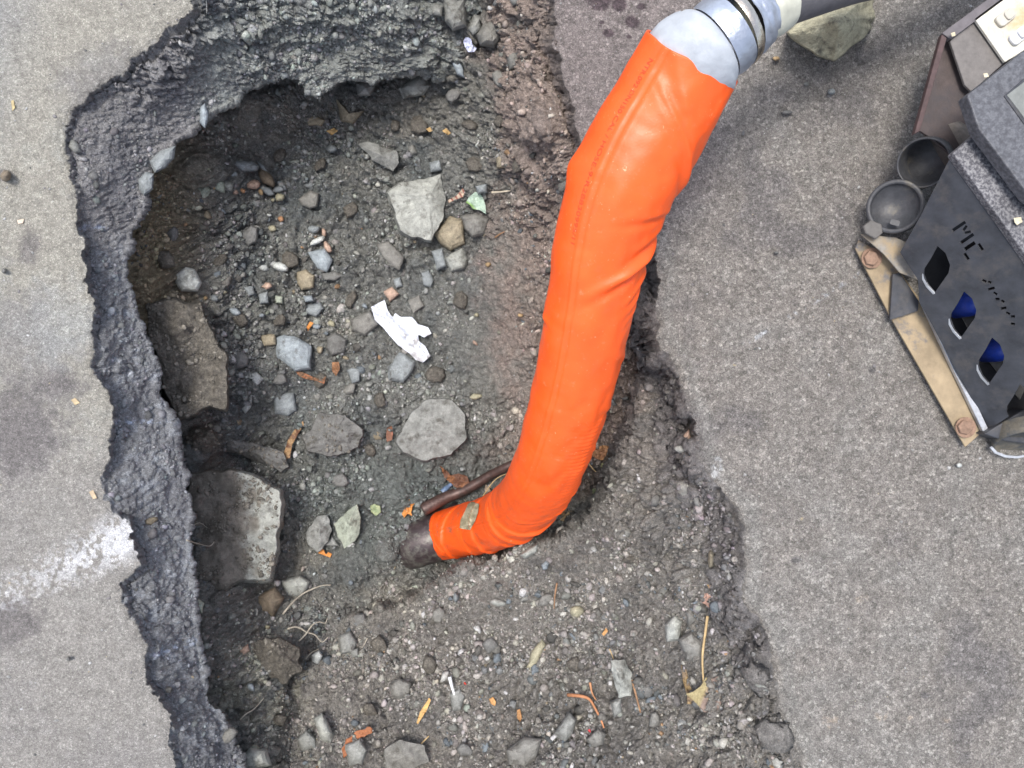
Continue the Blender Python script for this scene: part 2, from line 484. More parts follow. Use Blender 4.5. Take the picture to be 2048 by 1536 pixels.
# chalk powder
cd = np.abs((Y - 1185) + (X - 20) * 0.50) / (46 + 0.08 * X)
chm = sst(1.25 - cd, 0, 1.2) * sst(n8 * 1.1 + n20 * 0.9 + 0.10 + 0.5 * sst(X, 120, 260), 0.05, 0.35) * (X < 290)
chm = np.maximum(chm, blob(228, 1082, 38, 34, .5, .7) * sst(n8 + .3, 0, .4))
chm = np.maximum(chm, blob(60, 1365, 22, 18, .5, .8) * .35 * sst(n8, -.1, .3)); chm = np.maximum(chm, blob(18, 1330, 16, 14, .5, .8) * .4 * sst(n8, -.1, .3))
pl = colmix(pl, (0.74, 0.75, 0.78), np.clip(chm, 0, 1) * (.35 + .45 * sst(X, 60, 250)))
# right pavement
pr = np.zeros_like(col); pr[:] = (0.262, 0.244, 0.222)
pr = colmix(pr, (0.275, 0.262, 0.242), sst(n60 * 0.8 + n200 * 0.7, -0.1, 0.5) * 0.9)
pr = colmix(pr, (0.165, 0.157, 0.158), sst(-n60 * 0.7 - n200, 0.05, 0.6) * 0.6)
pr = colmix(pr, (0.28, 0.275, 0.255), sst(22 - np.abs(dRim - 22), 0, 22) * 0.5 * (X > 1300))
pr = colmix(pr, (0.235, 0.205, 0.195), (1 - sst(X, 1330, 1500)) * (1 - sst(Y, 330, 500)))
m = np.maximum.reduce([blob(a, b, r, r * .8, .35, .35) for a, b, r in
    [(1238, 10, 20), (1200, 2, 30), (1267, 45, 20), (1216, 64, 15), (1282, 12, 12), (1258, 72, 7), (1204, 45, 7), (1201, 52, 5)]])
pr = colmix(pr, (0.075, 0.052, 0.060), m * 0.85)
m = np.maximum.reduce([blob(1810, 590, 22, 16), blob(1745, 740, 10, 10), blob(1590, 1120, 14, 10), blob(1850, 1390, 14, 10), blob(1500, 1505, 30, 22)])
pr = colmix(pr, (0.09, 0.088, 0.095), m * 0.6)
cd = np.abs((Y - 565) + (X - 1690) * 0.62)
pr = colmix(pr, (0.45, 0.47, 0.5), sst(9 - cd, 0, 9) * sst(n8 + n20, 0.1, 0.6) * (X > 1450) * (X < 1720) * .7)
m = blob(1432, 940, 14, 36, .5, .5); pr = colmix(pr, (0.55, 0.56, 0.56), m * .8 * sst(n8, -.2, .3))
m = np.maximum.reduce([blob(1660, 1440, 22, 20, .5, .8), blob(1765, 1430, 12, 10, .5, .8), blob(1820, 1435, 8, 7, .5, .8), blob(1725, 1200, 20, 10, .5, .9), blob(1895, 1440, 14, 9, .5, .9)])
pr = colmix(pr, (0.40, 0.33, 0.26), m * .55 * sst(n8, -.4, .3))
# dark broken band beside the right pavement
m = sst(46 - np.abs(dRim + 26), 0, 26) * (X > 1280) * sst(Y, 420, 560) * (dRim < 0) * (1 - sst(Y, 1290, 1400))
col = colmix(col, (0.175, 0.166, 0.166), m * .85)
left_side = X < 760 + 0 * Y
pav = np.where(left_side[..., None], pl, pr)
mp = sst(dRim, -3, 1)
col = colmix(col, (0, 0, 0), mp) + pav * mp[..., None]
col = np.clip(col, 0.01, 0.9)

NYg, NXg = X.shape
vid = np.arange(NYg * NXg).reshape(NYg, NXg)
F4 = np.stack([vid[:-1, :-1], vid[1:, :-1], vid[1:, 1:], vid[:-1, 1:]], -1).reshape(-1, 4)
cx = (X[:-1, :-1] + X[1:, 1:]).ravel() / 2
cd_ = (dRim[:-1, :-1] + dRim[1:, 1:]).ravel() / 2
cl_ = (dLip[:-1, :-1] + dLip[1:, 1:]).ravel() / 2
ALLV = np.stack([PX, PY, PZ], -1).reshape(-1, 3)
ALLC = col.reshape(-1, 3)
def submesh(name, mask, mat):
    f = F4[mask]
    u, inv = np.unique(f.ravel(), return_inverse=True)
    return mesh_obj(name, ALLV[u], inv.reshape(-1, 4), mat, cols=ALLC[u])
is_pave_l = ((cd_ >= 0) & (cx < 760)) | ((cd_ < 0) & (cl_ < 4) & (cx < 480))
is_pave_r = (cd_ >= 0) & (cx >= 760)
tag(submesh("pavement", is_pave_l, M_PL), "pale worn asphalt left of the pit with white chalk powder and a dark cut edge", "pavement", kind='structure')
tag(submesh("road", is_pave_r, M_PR), "grey coarse asphalt road surface right of the pit", "road", kind='structure')
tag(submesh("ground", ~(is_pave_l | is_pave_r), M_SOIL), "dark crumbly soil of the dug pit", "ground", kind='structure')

def gidx(px, py):
    i = np.clip(np.searchsorted(AX, px), 0, len(AX) - 1); j = np.clip(np.searchsorted(AY, py), 0, len(AY) - 1)
    return j, i
def gpos(px, py):
    j, i = gidx(px, py)
    return np.stack([PX[j, i], PY[j, i], PZ[j, i]], -1)
def gz(px, py): 
    j, i = gidx(px, py); return PZ[j, i]
def gnorm(px, py):
    j, i = gidx(px, py); return np.stack([nx[j, i], ny[j, i], nz[j, i]], -1)

# ------------------------------------------------------------------ loose grit: what nobody could count
def ico(sub):
    import bmesh
    bm = bmesh.new(); bmesh.ops.create_icosphere(bm, subdivisions=sub, radius=1.0)
    v = np.array([x.co[:] for x in bm.verts]); f = np.array([[y.index for y in x.verts] for x in bm.faces]); bm.free()
    return v, f
ICO1, ICO2, ICO3 = ico(1), ico(2), ico(3)
def rotm(n):
    q = rng.normal(size=(n, 4)); q /= np.linalg.norm(q, axis=1)[:, None]
    w, x, y, z = q.T
    return np.stack([1 - 2 * (y * y + z * z), 2 * (x * y - z * w), 2 * (x * z + y * w), 2 * (x * y + z * w), 1 - 2 * (x * x + z * z),
                     2 * (y * z - x * w), 2 * (x * z - y * w), 2 * (y * z + x * w), 1 - 2 * (x * x + y * y)], -1).reshape(n, 3, 3)
def scatter(name, px, py, size, cols, mat, base, sink=0.25, aniso=(0.45, 1.0), smooth=False, zover=None):
    n = len(px)
    v, f = base
    pos = gpos(px, py); nn = gnorm(px, py)
    if zover is not None:
        ok = zover > -5; pos[ok] = np.array([P(a, b, z) for a, b, z in zip(px[ok], py[ok], zover[ok])]); nn[ok] = (0, 0, 1)
    S = rng.uniform(aniso[0], aniso[1], (n, 3)); S[:, 0] = rng.uniform(0.85, 1.25, n)
    jit = 1 + rng.uniform(-0.33, 0.33, (n, len(v)))
    L = v[None] * jit[..., None] * S[:, None, :]
    L = np.einsum('nij,nkj->nki', rotm(n), L) * size[:, None, None]
    W = L + pos[:, None, :] + nn[:, None, :] * (size * sink)[:, None, None]
    faces = (f[None] + (np.arange(n) * len(v))[:, None, None]).reshape(-1, 3)
    cc = np.repeat(cols, len(v), 0)
    return mesh_obj(name, W.reshape(-1, 3), faces, mat, smooth=smooth, cols=cc)

def pick(n, dens):
    out = []
    tot = 0
    while tot < n:
        px = rng.uniform(-60, 2110, 60000); py = rng.uniform(-60, 1600, 60000)
        j, i = gidx(px, py)
        keep = rng.random(60000) < dens(px, py, dRim[j, i], dLip[j, i], dMnd[j, i])
        out.append(np.stack([px[keep], py[keep]], 1)); tot += keep.sum()
        if len(out) > 60: break
    a = np.concatenate(out)[:n]
    return a[:, 0], a[:, 1]

clus = lambda px, py: sst(fbm(px, py, 70, 4, 201), -0.15, 0.45)
# soil crumbs
def d_crumb(px, py, dr, dl, dm):
    d = (dr < -8) * (0.12 + 0.88 * clus(px, py))
    d = d * np.where((dl < 0) & (px < 460), 0.30, 1.0)
    cp = (np.abs(px - 985) < 75) & (py > 450) & (py < 800)
    return d * np.where(cp, 0.25, 1.0)
n = 52000
px, py = pick(n, d_crumb)
n = len(px)
sz = 0.0015 * (rng.pareto(2.2, n) + 1); sz = np.clip(sz, 0, 0.0125)
sz[:2200] = rng.uniform(.0035, .009, 2200)
j, i = gidx(px, py)
cc = col[j, i] * rng.lognormal(-.03, .32, (n, 1)) * np.where(dLip[j, i] < 0, .8, 1.0)[:, None] * (1 + rng.normal(0, 0.03, (n, 3)))
tag(scatter("soil_crumbs", px, py, sz, np.clip(cc, 0.02, 0.45), M_GRAV, ICO1, smooth=False, sink=-.15), "dark crumbs of earth covering the pit floor and banks", "soil crumbs", kind='stuff')
# gravel
def d_grav(px, py, dr, dl, dm):
    d = (dr < -10) * clus(px + 500, py) * np.where((dl < 0), 0.03, 1.0)
    cp = (np.abs(px - 985) < 75) & (py > 450) & (py < 800)
    boost = np.where((dm < 0) & (py > 1150), 1.0, 0.45) + 0.5 * ((px > 480) & (px < 800) & (py > 420) & (py < 760))
    return np.clip(d * boost, 0, 1) * np.where(cp, 0.1, 1.0)
n = 4200
px, py = pick(n, d_grav); n = len(px)
sz = np.clip(0.0022 * (rng.pareto(2.2, n) + 1), 0, 0.013)
pal = np.array([(0.15, 0.155, 0.155), (0.20, 0.20, 0.185), (0.13, 0.15, 0.165), (0.10, 0.098, 0.09), (0.17, 0.175, 0.16), (0.24, 0.24, 0.22),
                (0.12, 0.115, 0.105), (0.26, 0.17, 0.10), (0.11, 0.12, 0.12), (0.20, 0.17, 0.12)])
cc = pal[rng.choice(len(pal), n, p=[.15, .1, .14, .2, .1, .04, .15, .02, .08, .02])] * rng.uniform(0.65, 1.3, (n, 1))
tag(scatter("gravel", px, py, sz, cc, M_GRAV, ICO2, sink=-0.1), "small grey gravel and chips scattered through the pit soil", "gravel", kind='stuff')
# pale grit on the asphalt
def d_grit(px, py, dr, dl, dm): return (dr > 4) * (0.2 + 0.8 * clus(px, py + 900))
n = 2600
px, py = pick(n, d_grit); n = len(px)
sz = np.clip(0.0007 * (rng.pareto(2.4, n) + 1), 0, 0.0042)
pal = np.array([(0.30, 0.30, 0.29), (0.42, 0.42, 0.42), (0.22, 0.21, 0.21), (0.12, 0.12, 0.12), (0.38, 0.33, 0.24), (0.6, 0.6, 0.6)])
cc = pal[rng.choice(len(pal), n, p=[.35, .12, .25, .18, .06, .04])]
tag(scatter("grit", px, py, sz, cc, M_GRAV, ICO1, sink=0.1), "fine pale grit lying on the asphalt beside the pit", "grit", kind='stuff')

# ------------------------------------------------------------------ stones with outlines taken from where they lie
COLS = dict(grey=(0.215, 0.220, 0.208), pale=(0.30, 0.31, 0.285), green=(0.31, 0.34, 0.28), slate=(0.205, 0.225, 0.232), blue=(0.235, 0.268, 0.29),
            tan=(0.26, 0.225, 0.16), brown=(0.155, 0.125, 0.09), dark=(0.115, 0.115, 0.11), white=(0.46, 0.48, 0.46), rust=(0.36, 0.20, 0.11),
            clod=(0.125, 0.115, 0.098), pink=(0.38, 0.27, 0.21), yellow=(0.32, 0.30, 0.21), mid=(0.175, 0.172, 0.158), ochre=(0.38, 0.27, 0.15))
COLS = {k_: tuple(v_ * (1.4 if k_ in ('clod', 'dark') else 1.12) for v_ in c_) for k_, c_ in COLS.items()}

def pts_in(poly):
    a = np.array(poly, float); c = a.mean(0)
    t = rng.random((40, 1)); q = a[rng.integers(0, len(a), 40)]
    return c + (q - c) * t

def stone(poly, cname, label, rise=0.02, apex=None, name="stone", cat="stone", group=None, rough=1.0, parent=None, flat=0.55, sink=None, zt=None, smooth=False, tilt=(0, 0), colmask=None):
    a = np.array(poly, float); ctr = a.mean(0)
    q = pts_in(poly)
    zg = np.percentile(gz(q[:, 0], q[:, 1]), 82 if np.ptp(np.array(poly, float), 0).max() < 60 else 68) + (0.003 if name == 'pebble' else 0)
    ztop = (zg + rise) if zt is None else zt
    size = np.ptp(a, 0).max()
    # resample outline
    seg = 14 if size < 45 else (30 if size < 110 else 54)
    b = np.vstack([a, a[:1]]); L = np.r_[0, np.cumsum(np.hypot(*np.diff(b, axis=0).T))]
    s = np.linspace(0, L[-1], seg, endpoint=False)
    # keep the corners: snap nearest samples to them
    ox = np.interp(s, L, b[:, 0]); oy = np.interp(s, L, b[:, 1])
    for kk in range(len(a)):
        i = np.argmin(np.hypot(ox - a[kk, 0], oy - a[kk, 1])); ox[i], oy[i] = a[kk]
    sd_ = rng.integers(1, 9999)
    ox = ox + fbm(ox, oy, size * 0.16 + 3, 3, sd_) * size * 0.035 * rough
    oy = oy + fbm(ox, oy, size * 0.16 + 3, 3, sd_ + 5) * size * 0.035 * rough
    ap = np.array(apex if apex else ctr, float)
    depth = (sink if sink else max(rise * 1.6, 0.012) + .014)
    # (scale towards apex, height fraction)
    prof = [(0.0, 1.0), (flat * 0.5, 0.985), (flat, 0.95), (0.80, 0.80), (0.93, 0.55), (1.0, 0.20), (1.03, -0.3), (1.0, -1.0)]
    if size > 75:
        seg = int(min(150, size * .75)); k_ = int(flat * size / 7)
        prof = [(0.0, 1.0)] + [(flat * (i + 1) / k_, 1 - .05 * ((i + 1) / k_)) for i in range(k_)]
        prof += [(flat + (.965 - flat) * u, .95 - .08 * u) for u in (.33, .66, 1.0)] + [(.982, .70), (.995, .35), (1.0, .05), (1.02, -.15), (1.03, -.4), (1.0, -1.0)]
        ox = np.interp(np.linspace(0, L[-1], seg, endpoint=False), L, b[:, 0]); oy = np.interp(np.linspace(0, L[-1], seg, endpoint=False), L, b[:, 1])
        ox0 = ox.copy()
        ox = ox + fbm(ox, oy, 22, 4, 71) * 5 * rough; oy = oy + fbm(ox0, oy, 22, 4, 76) * 5 * rough
        if name == 'boulder': ox = ox + fbm(ox, oy, 60, 3, 81) * 16; oy = oy + fbm(ox0, oy, 60, 3, 86) * 16
    V = []; 
    rw = size / FP * 1.9
    for (sc, hf) in prof:
        n_ = 1 if sc == 0 else seg
        for i in range(n_):
            x = ap[0] + (ox[i] - ap[0]) * sc; y = ap[1] + (oy[i] - ap[1]) * sc
            z = ztop + (hf - 1) * rise if hf > 0 else ztop - rise + hf * depth
            if hf > 0.3:
                z += (1 - sc) * rise * ((.75 if size > 75 else .3) if flat < .7 else 0)
                z += fbm(x, y, min(size * 0.35 + 2, 45), 3, sd_ + 9) * min(rise, .05) * 0.26 * rough
                if size > 75: z += float(fbm(x, y, 12, 3, sd_ + 19)) * (.008 if cname in ('clod', 'dark') else .003) + float(fbm(x, y, 50, 2, sd_ + 29)) * (.022 if name == 'boulder' else .004)
                z += tilt[0] * (x - ctr[0]) / FP + tilt[1] * (y - ctr[1]) / FP
            V.append(P(x, y, z))
    F = []
    for i in range(seg):
        F.append((0, 1 + i, 1 + (i + 1) % seg))
    for r_ in range(len(prof) - 2):
        a0 = 1 + r_ * seg; b0 = a0 + seg
        for i in range(seg):
            i2 = (i + 1) % seg
            if (i + r_) % 2: F += [(a0 + i, b0 + i, b0 + i2), (a0 + i, b0 + i2, a0 + i2)]
            else: F += [(a0 + i, b0 + i, a0 + i2), (a0 + i2, b0 + i, b0 + i2)]
    F.append(tuple(1 + (len(prof) - 2) * seg + i for i in range(seg))[::-1])
    V = np.array(V)
    # orient outwards
    F = [tuple(reversed(f)) for f in F] if np.cross(V[F[0][1]] - V[F[0][0]], V[F[0][2]] - V[F[0][0]])[2] < 0 else F
    cb_ = np.array(COLS[cname]) * rng.uniform(0.92, 1.08)
    cc = np.tile(cb_, (len(V), 1)) * (1 + 0.25 * fbm(V[:, 0] * FP, V[:, 1] * FP, 9, 3, 44)[:, None])
    if colmask is not None:
        pxs = 1024 + V[:, 0] * FP / (HC - V[:, 2]); pys = 768 - V[:, 1] * FP / (HC - V[:, 2])
        m_ = colmask(pxs, pys)[:, None]; cc = cc * (1 - m_) + np.array(COLS['clod']) * m_
    o = mesh_obj(name, V, F, M_SOIL if (cname == 'clod') else M_ROCK, smooth=smooth, cols=np.clip(cc, 0.02, 0.8), parent=parent)
    if parent is None: tag(o, label, cat, group)
    if name == 'boulder' and ctr[0] < 800: BIGS.append((poly, V, F))
    return o
BIGS = []

big_st = [
 ([(772, 385), (800, 365), (880, 348), (892, 400), (886, 440), (862, 486), (830, 478), (800, 465), (790, 430)], 'pale', "large smooth pale grey wedge-shaped stone beside the green leaf", .045, (858, 395)),
 ([(868, 465), (900, 432), (928, 438), (930, 490), (900, 502), (880, 488)], 'tan', "tan faceted stone touching the lower right of the big wedge stone", .035, (915, 450)),
 ([(922, 432), (950, 426), (980, 438), (970, 470), (945, 475), (928, 458)], 'mid', "brown-grey blocky stone just below the green leaf", .028, None),
 ([(888, 515), (925, 495), (936, 520), (930, 538), (902, 544)], 'pale', "squarish pale stone below the tan faceted stone", .028, None),
 ([(716, 288), (740, 283), (792, 303), (798, 325), (786, 344), (745, 322)], 'grey', "long grey block-shaped stone above the big wedge stone", .028, None),
 ([(798, 176), (820, 160), (845, 146), (862, 172), (848, 190), (808, 196)], 'pale', "pale stone with brown stains at the foot of the slumped bank", .025, None),
 ([(615, 505), (650, 497), (665, 520), (655, 545), (632, 535)], 'blue', "blue-grey flat slate stone in the middle of the upper floor", .014, None),
 ([(350, 548), (372, 533), (390, 540), (403, 565), (395, 583), (362, 582), (349, 566)], 'white', "whitish round rough stone near the left wall", .028, None),
 ([(386, 363), (412, 368), (423, 380), (418, 392), (405, 404), (388, 398)], 'green', "pale green angular stone left of the pebble heap", .024, None),
 ([(552, 675), (568, 668), (600, 676), (623, 692), (621, 738), (590, 742), (553, 714)], 'blue', "large square blue-grey slate above the dead brown leaf", .022, None),
 ([(560, 1162), (600, 1150), (621, 1163), (607, 1190), (572, 1196)], 'pale', "light grey stone beside the pale root below the flat slab", .024, None),
 ([(512, 1192), (550, 1174), (568, 1196), (548, 1236), (514, 1228)], 'brown', "brown earthy stone left of the pale root", .03, None),
 ([(790, 885), (820, 828), (856, 795), (900, 795), (930, 830), (934, 875), (905, 912), (850, 922), (806, 908)], 'grey', "broad flat grey rounded stone left of the hose", .034, None),
 ([(775, 735), (800, 703), (832, 722), (826, 742), (808, 766), (778, 760)], 'slate', "smooth grey stone just below the crumpled white tissue", .022, None),
 ([(610, 1064), (634, 1030), (656, 1028), (665, 1058), (655, 1085), (636, 1105), (614, 1088)], 'grey', "left one of the two upright grey shards near the slab", .035, (640, 1060)),
 ([(668, 1047), (714, 1006), (724, 1058), (712, 1082), (690, 1097), (674, 1072)], 'green', "greenish shard right of the other upright shard", .035, (700, 1040)),
 ([(645, 1092), (664, 1070), (680, 1093)], 'grey', "little triangular chip between the two upright shards", .014, None),
 ([(752, 490), (778, 483), (808, 515), (800, 541), (776, 530)], 'mid', "dull flat greenish stone embedded below the big wedge stone", .012, None),
 ([(863, 502), (886, 497), (893, 533), (874, 541)], 'slate', "bluish stone tucked left of the squarish pale stone", .016, None),
 ([(885, -6), (932, -6), (932, 52), (905, 63), (890, 42)], 'grey', "tall grey stone cut off by the top edge of the picture", .04, None),
 ([(953, 70), (968, 45), (1000, 27), (1014, 60), (990, 97), (962, 90)], 'mid', "brown-grey boulder at the top of the right bank", .045, None),
 ([(934, 60), (948, 25), (963, 32), (962, 62), (946, 73)], 'grey', "narrow stone squeezed between the two stones at the top", .03, None),
 ([(903, 124), (922, 116), (930, 157), (914, 150)], 'blue', "bluish pointed stone below the lavender lump", .016, None),
 ([(858, 30), (868, 6), (886, 12), (884, 34)], 'grey', "small grey stone left of the tall stone at the top", .02, None),
 ([(1010, 105), (1024, 97), (1042, 104), (1038, 140), (1018, 142)], 'mid', "grey stone in the right bank beneath the boulder", .03, None),
 ([(766, 583), (784, 573), (799, 588), (780, 604)], 'pink', "reddish square stone just above the crumpled white tissue", .016, None),
 ([(1222, 1322), (1250, 1317), (1268, 1360), (1262, 1393), (1236, 1397), (1226, 1360)], 'pale', "long light stone standing beside the thin dark stick", .035, None),
 ([(1330, 1248), (1350, 1228), (1366, 1242), (1360, 1282), (1333, 1284)], 'pale', "pale rounded stone above the dead heart leaf", .03, None),
 ([(1358, 1278), (1382, 1262), (1412, 1288), (1405, 1322), (1372, 1322)], 'mid', "darker stone leaning below the pale rounded stone", .028, None),
 ([(1370, 1222), (1384, 1207), (1394, 1240), (1378, 1254)], 'mid', "small pointed stone under the pink scrap", .02, None),
 ([(1220, 1402), (1244, 1394), (1244, 1425), (1228, 1436)], 'grey', "pointed grey stone below the long light stone", .024, None),
 ([(1053, 1335), (1064, 1300), (1085, 1278), (1093, 1288), (1078, 1322), (1062, 1341)], 'yellow', "yellowish finger-shaped stone in the gravel", .02, None),
 ([(1012, 1500), (1050, 1474), (1084, 1478), (1072, 1515), (1050, 1536), (1018, 1530)], 'mid', "broad brown-grey stone at the bottom edge, largest of three", .026, None),
 ([(1106, 1466), (1138, 1424), (1152, 1438), (1146, 1468), (1128, 1492)], 'grey', "long sloping stone above the bottom edge", .026, None),
 ([(1172, 1478), (1196, 1456), (1212, 1468), (1206, 1490), (1184, 1496)], 'mid', "dark stone right of the red speck", .022, None),
 ([(480, 1515), (500, 1496), (535, 1500), (542, 1530), (505, 1542), (485, 1540)], 'pale', "pale stone at the bottom edge left of the bark strip", .03, None),
 ([(594, 1478), (612, 1460), (632, 1478), (634, 1500), (604, 1502)], 'grey', "blunt grey stone left of the sharp upright sliver", .024, None),
 ([(628, 1438), (645, 1425), (668, 1470), (662, 1494), (640, 1480)], 'pale', "sharp upright sliver of grey stone near the bottom", .03, None),
 ([(676, 1272), (700, 1262), (716, 1285), (706, 1305), (682, 1308)], 'grey', "dusty grey stone right of the crossing roots", .024, None),
 ([(622, 1310), (638, 1300), (646, 1312), (636, 1328), (624, 1325)], 'white', "small whitish stone under the crossing roots", .018, None),
 ([(778, 1368), (798, 1356), (824, 1366), (820, 1394), (800, 1402), (784, 1392)], 'mid', "rounded brown stone left of the yellow splinter", .024, None),
 ([(900, 1385), (920, 1376), (930, 1392), (922, 1420), (904, 1424)], 'grey', "stone under the white plastic straw", .02, None),
 ([(690, 1490), (720, 1478), (735, 1500), (725, 1530), (698, 1532)], 'grey', "stone behind the reddish bark strip", .02, None),
 ([(765, 1500), (800, 1480), (850, 1490), (860, 1525), (810, 1545), (770, 1536)], 'mid', "broad flat stone right of the bark strip at the bottom edge", .022, None),
 ([(822, 1172), (838, 1168), (857, 1174), (850, 1184), (832, 1186)], 'green', "flat greenish oval stone below the dark pipe end", .014, None),
 ([(1040, 1110), (1060, 1094), (1076, 1088), (1074, 1104), (1050, 1118)], 'pale', "pale chip at the brink of the mound under the hose", .018, None),
 ([(1082, 1130), (1092, 1120), (1099, 1126), (1095, 1138), (1086, 1140)], 'blue', "little bluish pebble on the mound slope below the hose", .014, None),
 ([(1362, 874), (1377, 858), (1389, 902), (1370, 902)], 'pink', "pinkish triangular chip at the right pavement edge", .02, None),
 ([(1350, 965), (1384, 950), (1392, 985), (1370, 1012), (1352, 995)], 'mid', "dusty stone bedded below the pinkish triangular chip", .022, None),
 ([(298, 322), (322, 300), (350, 292), (348, 318), (330, 335), (310, 345)], 'slate', "blue-grey broken chunk on the lip of the left cut", .02, None),
 ([(276, 358), (292, 344), (308, 348), (306, 378), (288, 392), (278, 380)], 'slate', "smaller bluish chunk on the lip below the larger chunk", .018, None),
 ([(398, 212), (410, 205), (418, 232), (410, 256), (400, 246)], 'blue', "narrow bluish chunk hanging at the top of the left lip", .016, None),
 ([(672, 196), (700, 228), (728, 222), (706, 248), (682, 242)], 'tan', "tan wedge stone in the shadow of the slumped bank", .024, None),
 ([(712, 166), (735, 160), (750, 172), (740, 192), (716, 190)], 'grey', "rough grey stone beside the tan wedge in shadow", .022, None),
 ([(610, 234), (630, 230), (652, 240), (642, 252), (614, 250)], 'tan', "flat tan stone under the overhang", .014, None),
 ([(655, 672), (672, 664), (695, 680), (690, 705), (664, 712), (652, 696)], 'dark', "dark rough lump right of the big square slate", .024, None),
 ([(518, 668), (550, 668), (553, 690), (528, 693)], 'tan', "dull tan flat stone touching the big square slate", .014, None),
 ([(595, 545), (612, 538), (630, 552), (628, 575), (604, 580), (594, 565)], 'tan', "dusty stone with an orange patch below the blue slate", .018, None),
 ([(642, 548), (672, 542), (688, 552), (668, 562), (648, 560)], 'dark', "dark flat stone tucked under the blue slate", .012, None),
 ([(608, 608), (640, 604), (648, 618), (632, 634), (612, 626)], 'slate', "dark slate piece right of the small bluish square", .014, None),
 ([(606, 592), (624, 591), (628, 602), (610, 604)], 'blue', "small pale blue slate chip above the dark slate piece", .01, None),
 ([(517, 588), (536, 582), (537, 606), (520, 608)], 'slate', "small bluish square stone below the orange pebble", .012, None),
 ([(486, 574), (506, 572), (510, 588), (498, 592)], 'slate', "small slate flake left of the orange pebble", .01, None),
 ([(549, 590), (566, 593), (566, 608), (552, 606)], 'green', "small greenish chip right of the small bluish square", .012, None),
 ([(694, 740), (704, 735), (722, 738), (720, 762), (704, 768)], 'slate', "grey faceted stone right of the rusty leaf fold", .016, None),
 ([(545, 790), (588, 785), (592, 820), (575, 832), (550, 828)], 'slate', "slate block right of the striped pebble", .016, None),
 ([(502, 748), (514, 744), (528, 758), (514, 772), (504, 762)], 'white', "small whitish stone above the striped pebble", .012, None),
 ([(484, 818), (496, 790), (506, 792), (502, 815), (490, 828)], 'white', "striped pale oval pebble left of the slate block", .014, None),
 ([(700, 640), (740, 620), (758, 650), (730, 672), (704, 662)], 'mid', "dull grey boulder top just left of the tissue", .022, None),
 ([(815, 600), (838, 590), (850, 612), (826, 628)], 'mid', "dull stone right of the upper end of the tissue", .012, None),
 ([(786, 560), (800, 553), (806, 572), (792, 578)], 'slate', "small bluish stone above the reddish square stone", .012, None),
 ([(842, 545), (858, 540), (868, 560), (862, 575), (846, 570)], 'slate', "half-buried bluish stone right of the reddish square", .01, None),
 ([(990, 310), (1006, 304), (1012, 335), (994, 337)], 'tan', "upright tan stone right of the long grey block", .024, None),
 ([(858, 325), (880, 318), (884, 340), (862, 345)], 'slate', "cube-like grey stone just above the big wedge stone", .018, None),
 ([(950, 372), (975, 366), (975, 386), (956, 388)], 'slate', "bluish lump behind the green leaf", .02, None),
 ([(700, 1300), (716, 1296), (718, 1312), (704, 1316)], 'grey', "small grey stone near the dusty grey one", .012, None),
 ([(475, 1300), (496, 1288), (500, 1302), (486, 1312)], 'pink', "flat pinkish stone on the soil lump at lower left", .014, None),
 ([(385, 1215), (396, 1197), (408, 1206), (404, 1228)], 'green', "pale greenish wedge poking out below the left cut", .016, None),
]
for s_ in big_st:
    stone(s_[0], s_[1], s_[2], s_[3], s_[4])
# big blocks and slab that sit in the wall
o = stone([(290, 600), (345, 590), (395, 602), (420, 660), (448, 718), (453, 818), (400, 828), (352, 838), (334, 780), (306, 700)], 'clod',
      "big earth-caked block jutting from the left wall", .05, (390, 730), zt=-0.27, sink=.30, flat=.8, name="boulder", cat="boulder")
o = stone([(368, 942), (430, 937), (500, 948), (540, 958), (558, 972), (558, 1030), (550, 1085), (553, 1110), (545, 1152), (500, 1172), (440, 1182), (386, 1160), (372, 1050)], 'pale',
      "big flat grey slab half covered with soil at the left wall", .045, (440, 1020), zt=-0.40, sink=.24, flat=.78, name="boulder", cat="boulder",
      colmask=lambda x, y: 1 - sst(x + fbm(x, y, 40, 4, 15) * 60 + (y - 1050) * .05, 470, 500) * sst(fbm(x, y, 30, 3, 18) + .5, 0, .3))
stone([(352, 868), (380, 858), (430, 868), (440, 890), (420, 902), (365, 900)], 'clod', "rounded earthy stone in the gap below the big block", .04, None, name="boulder", cat="boulder")
stone([(500, 1285), (555, 1268), (606, 1298), (608, 1345), (580, 1374), (530, 1372), (502, 1340)], 'clod', "rounded earth-caked lump with pebbles at lower left", .05, (560, 1310), name="boulder", cat="boulder")
stone([(440, 880), (480, 870), (560, 905), (575, 930), (560, 938), (500, 915), (448, 900)], 'dark', "long dark wet stone with an orange flake on it", .035, None, name="boulder", cat="boulder")
stone([(600, 870), (640, 830), (700, 830), (730, 860), (720, 895), (660, 912), (612, 905)], 'dark', "round dark clod right of the curled bark", .03, None, name="boulder", cat="boulder")
stone([(1575, 62), (1615, 25), (1650, -25), (1750, -30), (1750, 35), (1722, 82), (1668, 124), (1612, 92)], 'yellow', "large lichen-grey rock on the road behind the dark tube", .10, (1680, 40), name="boulder", cat="boulder", flat=.6)

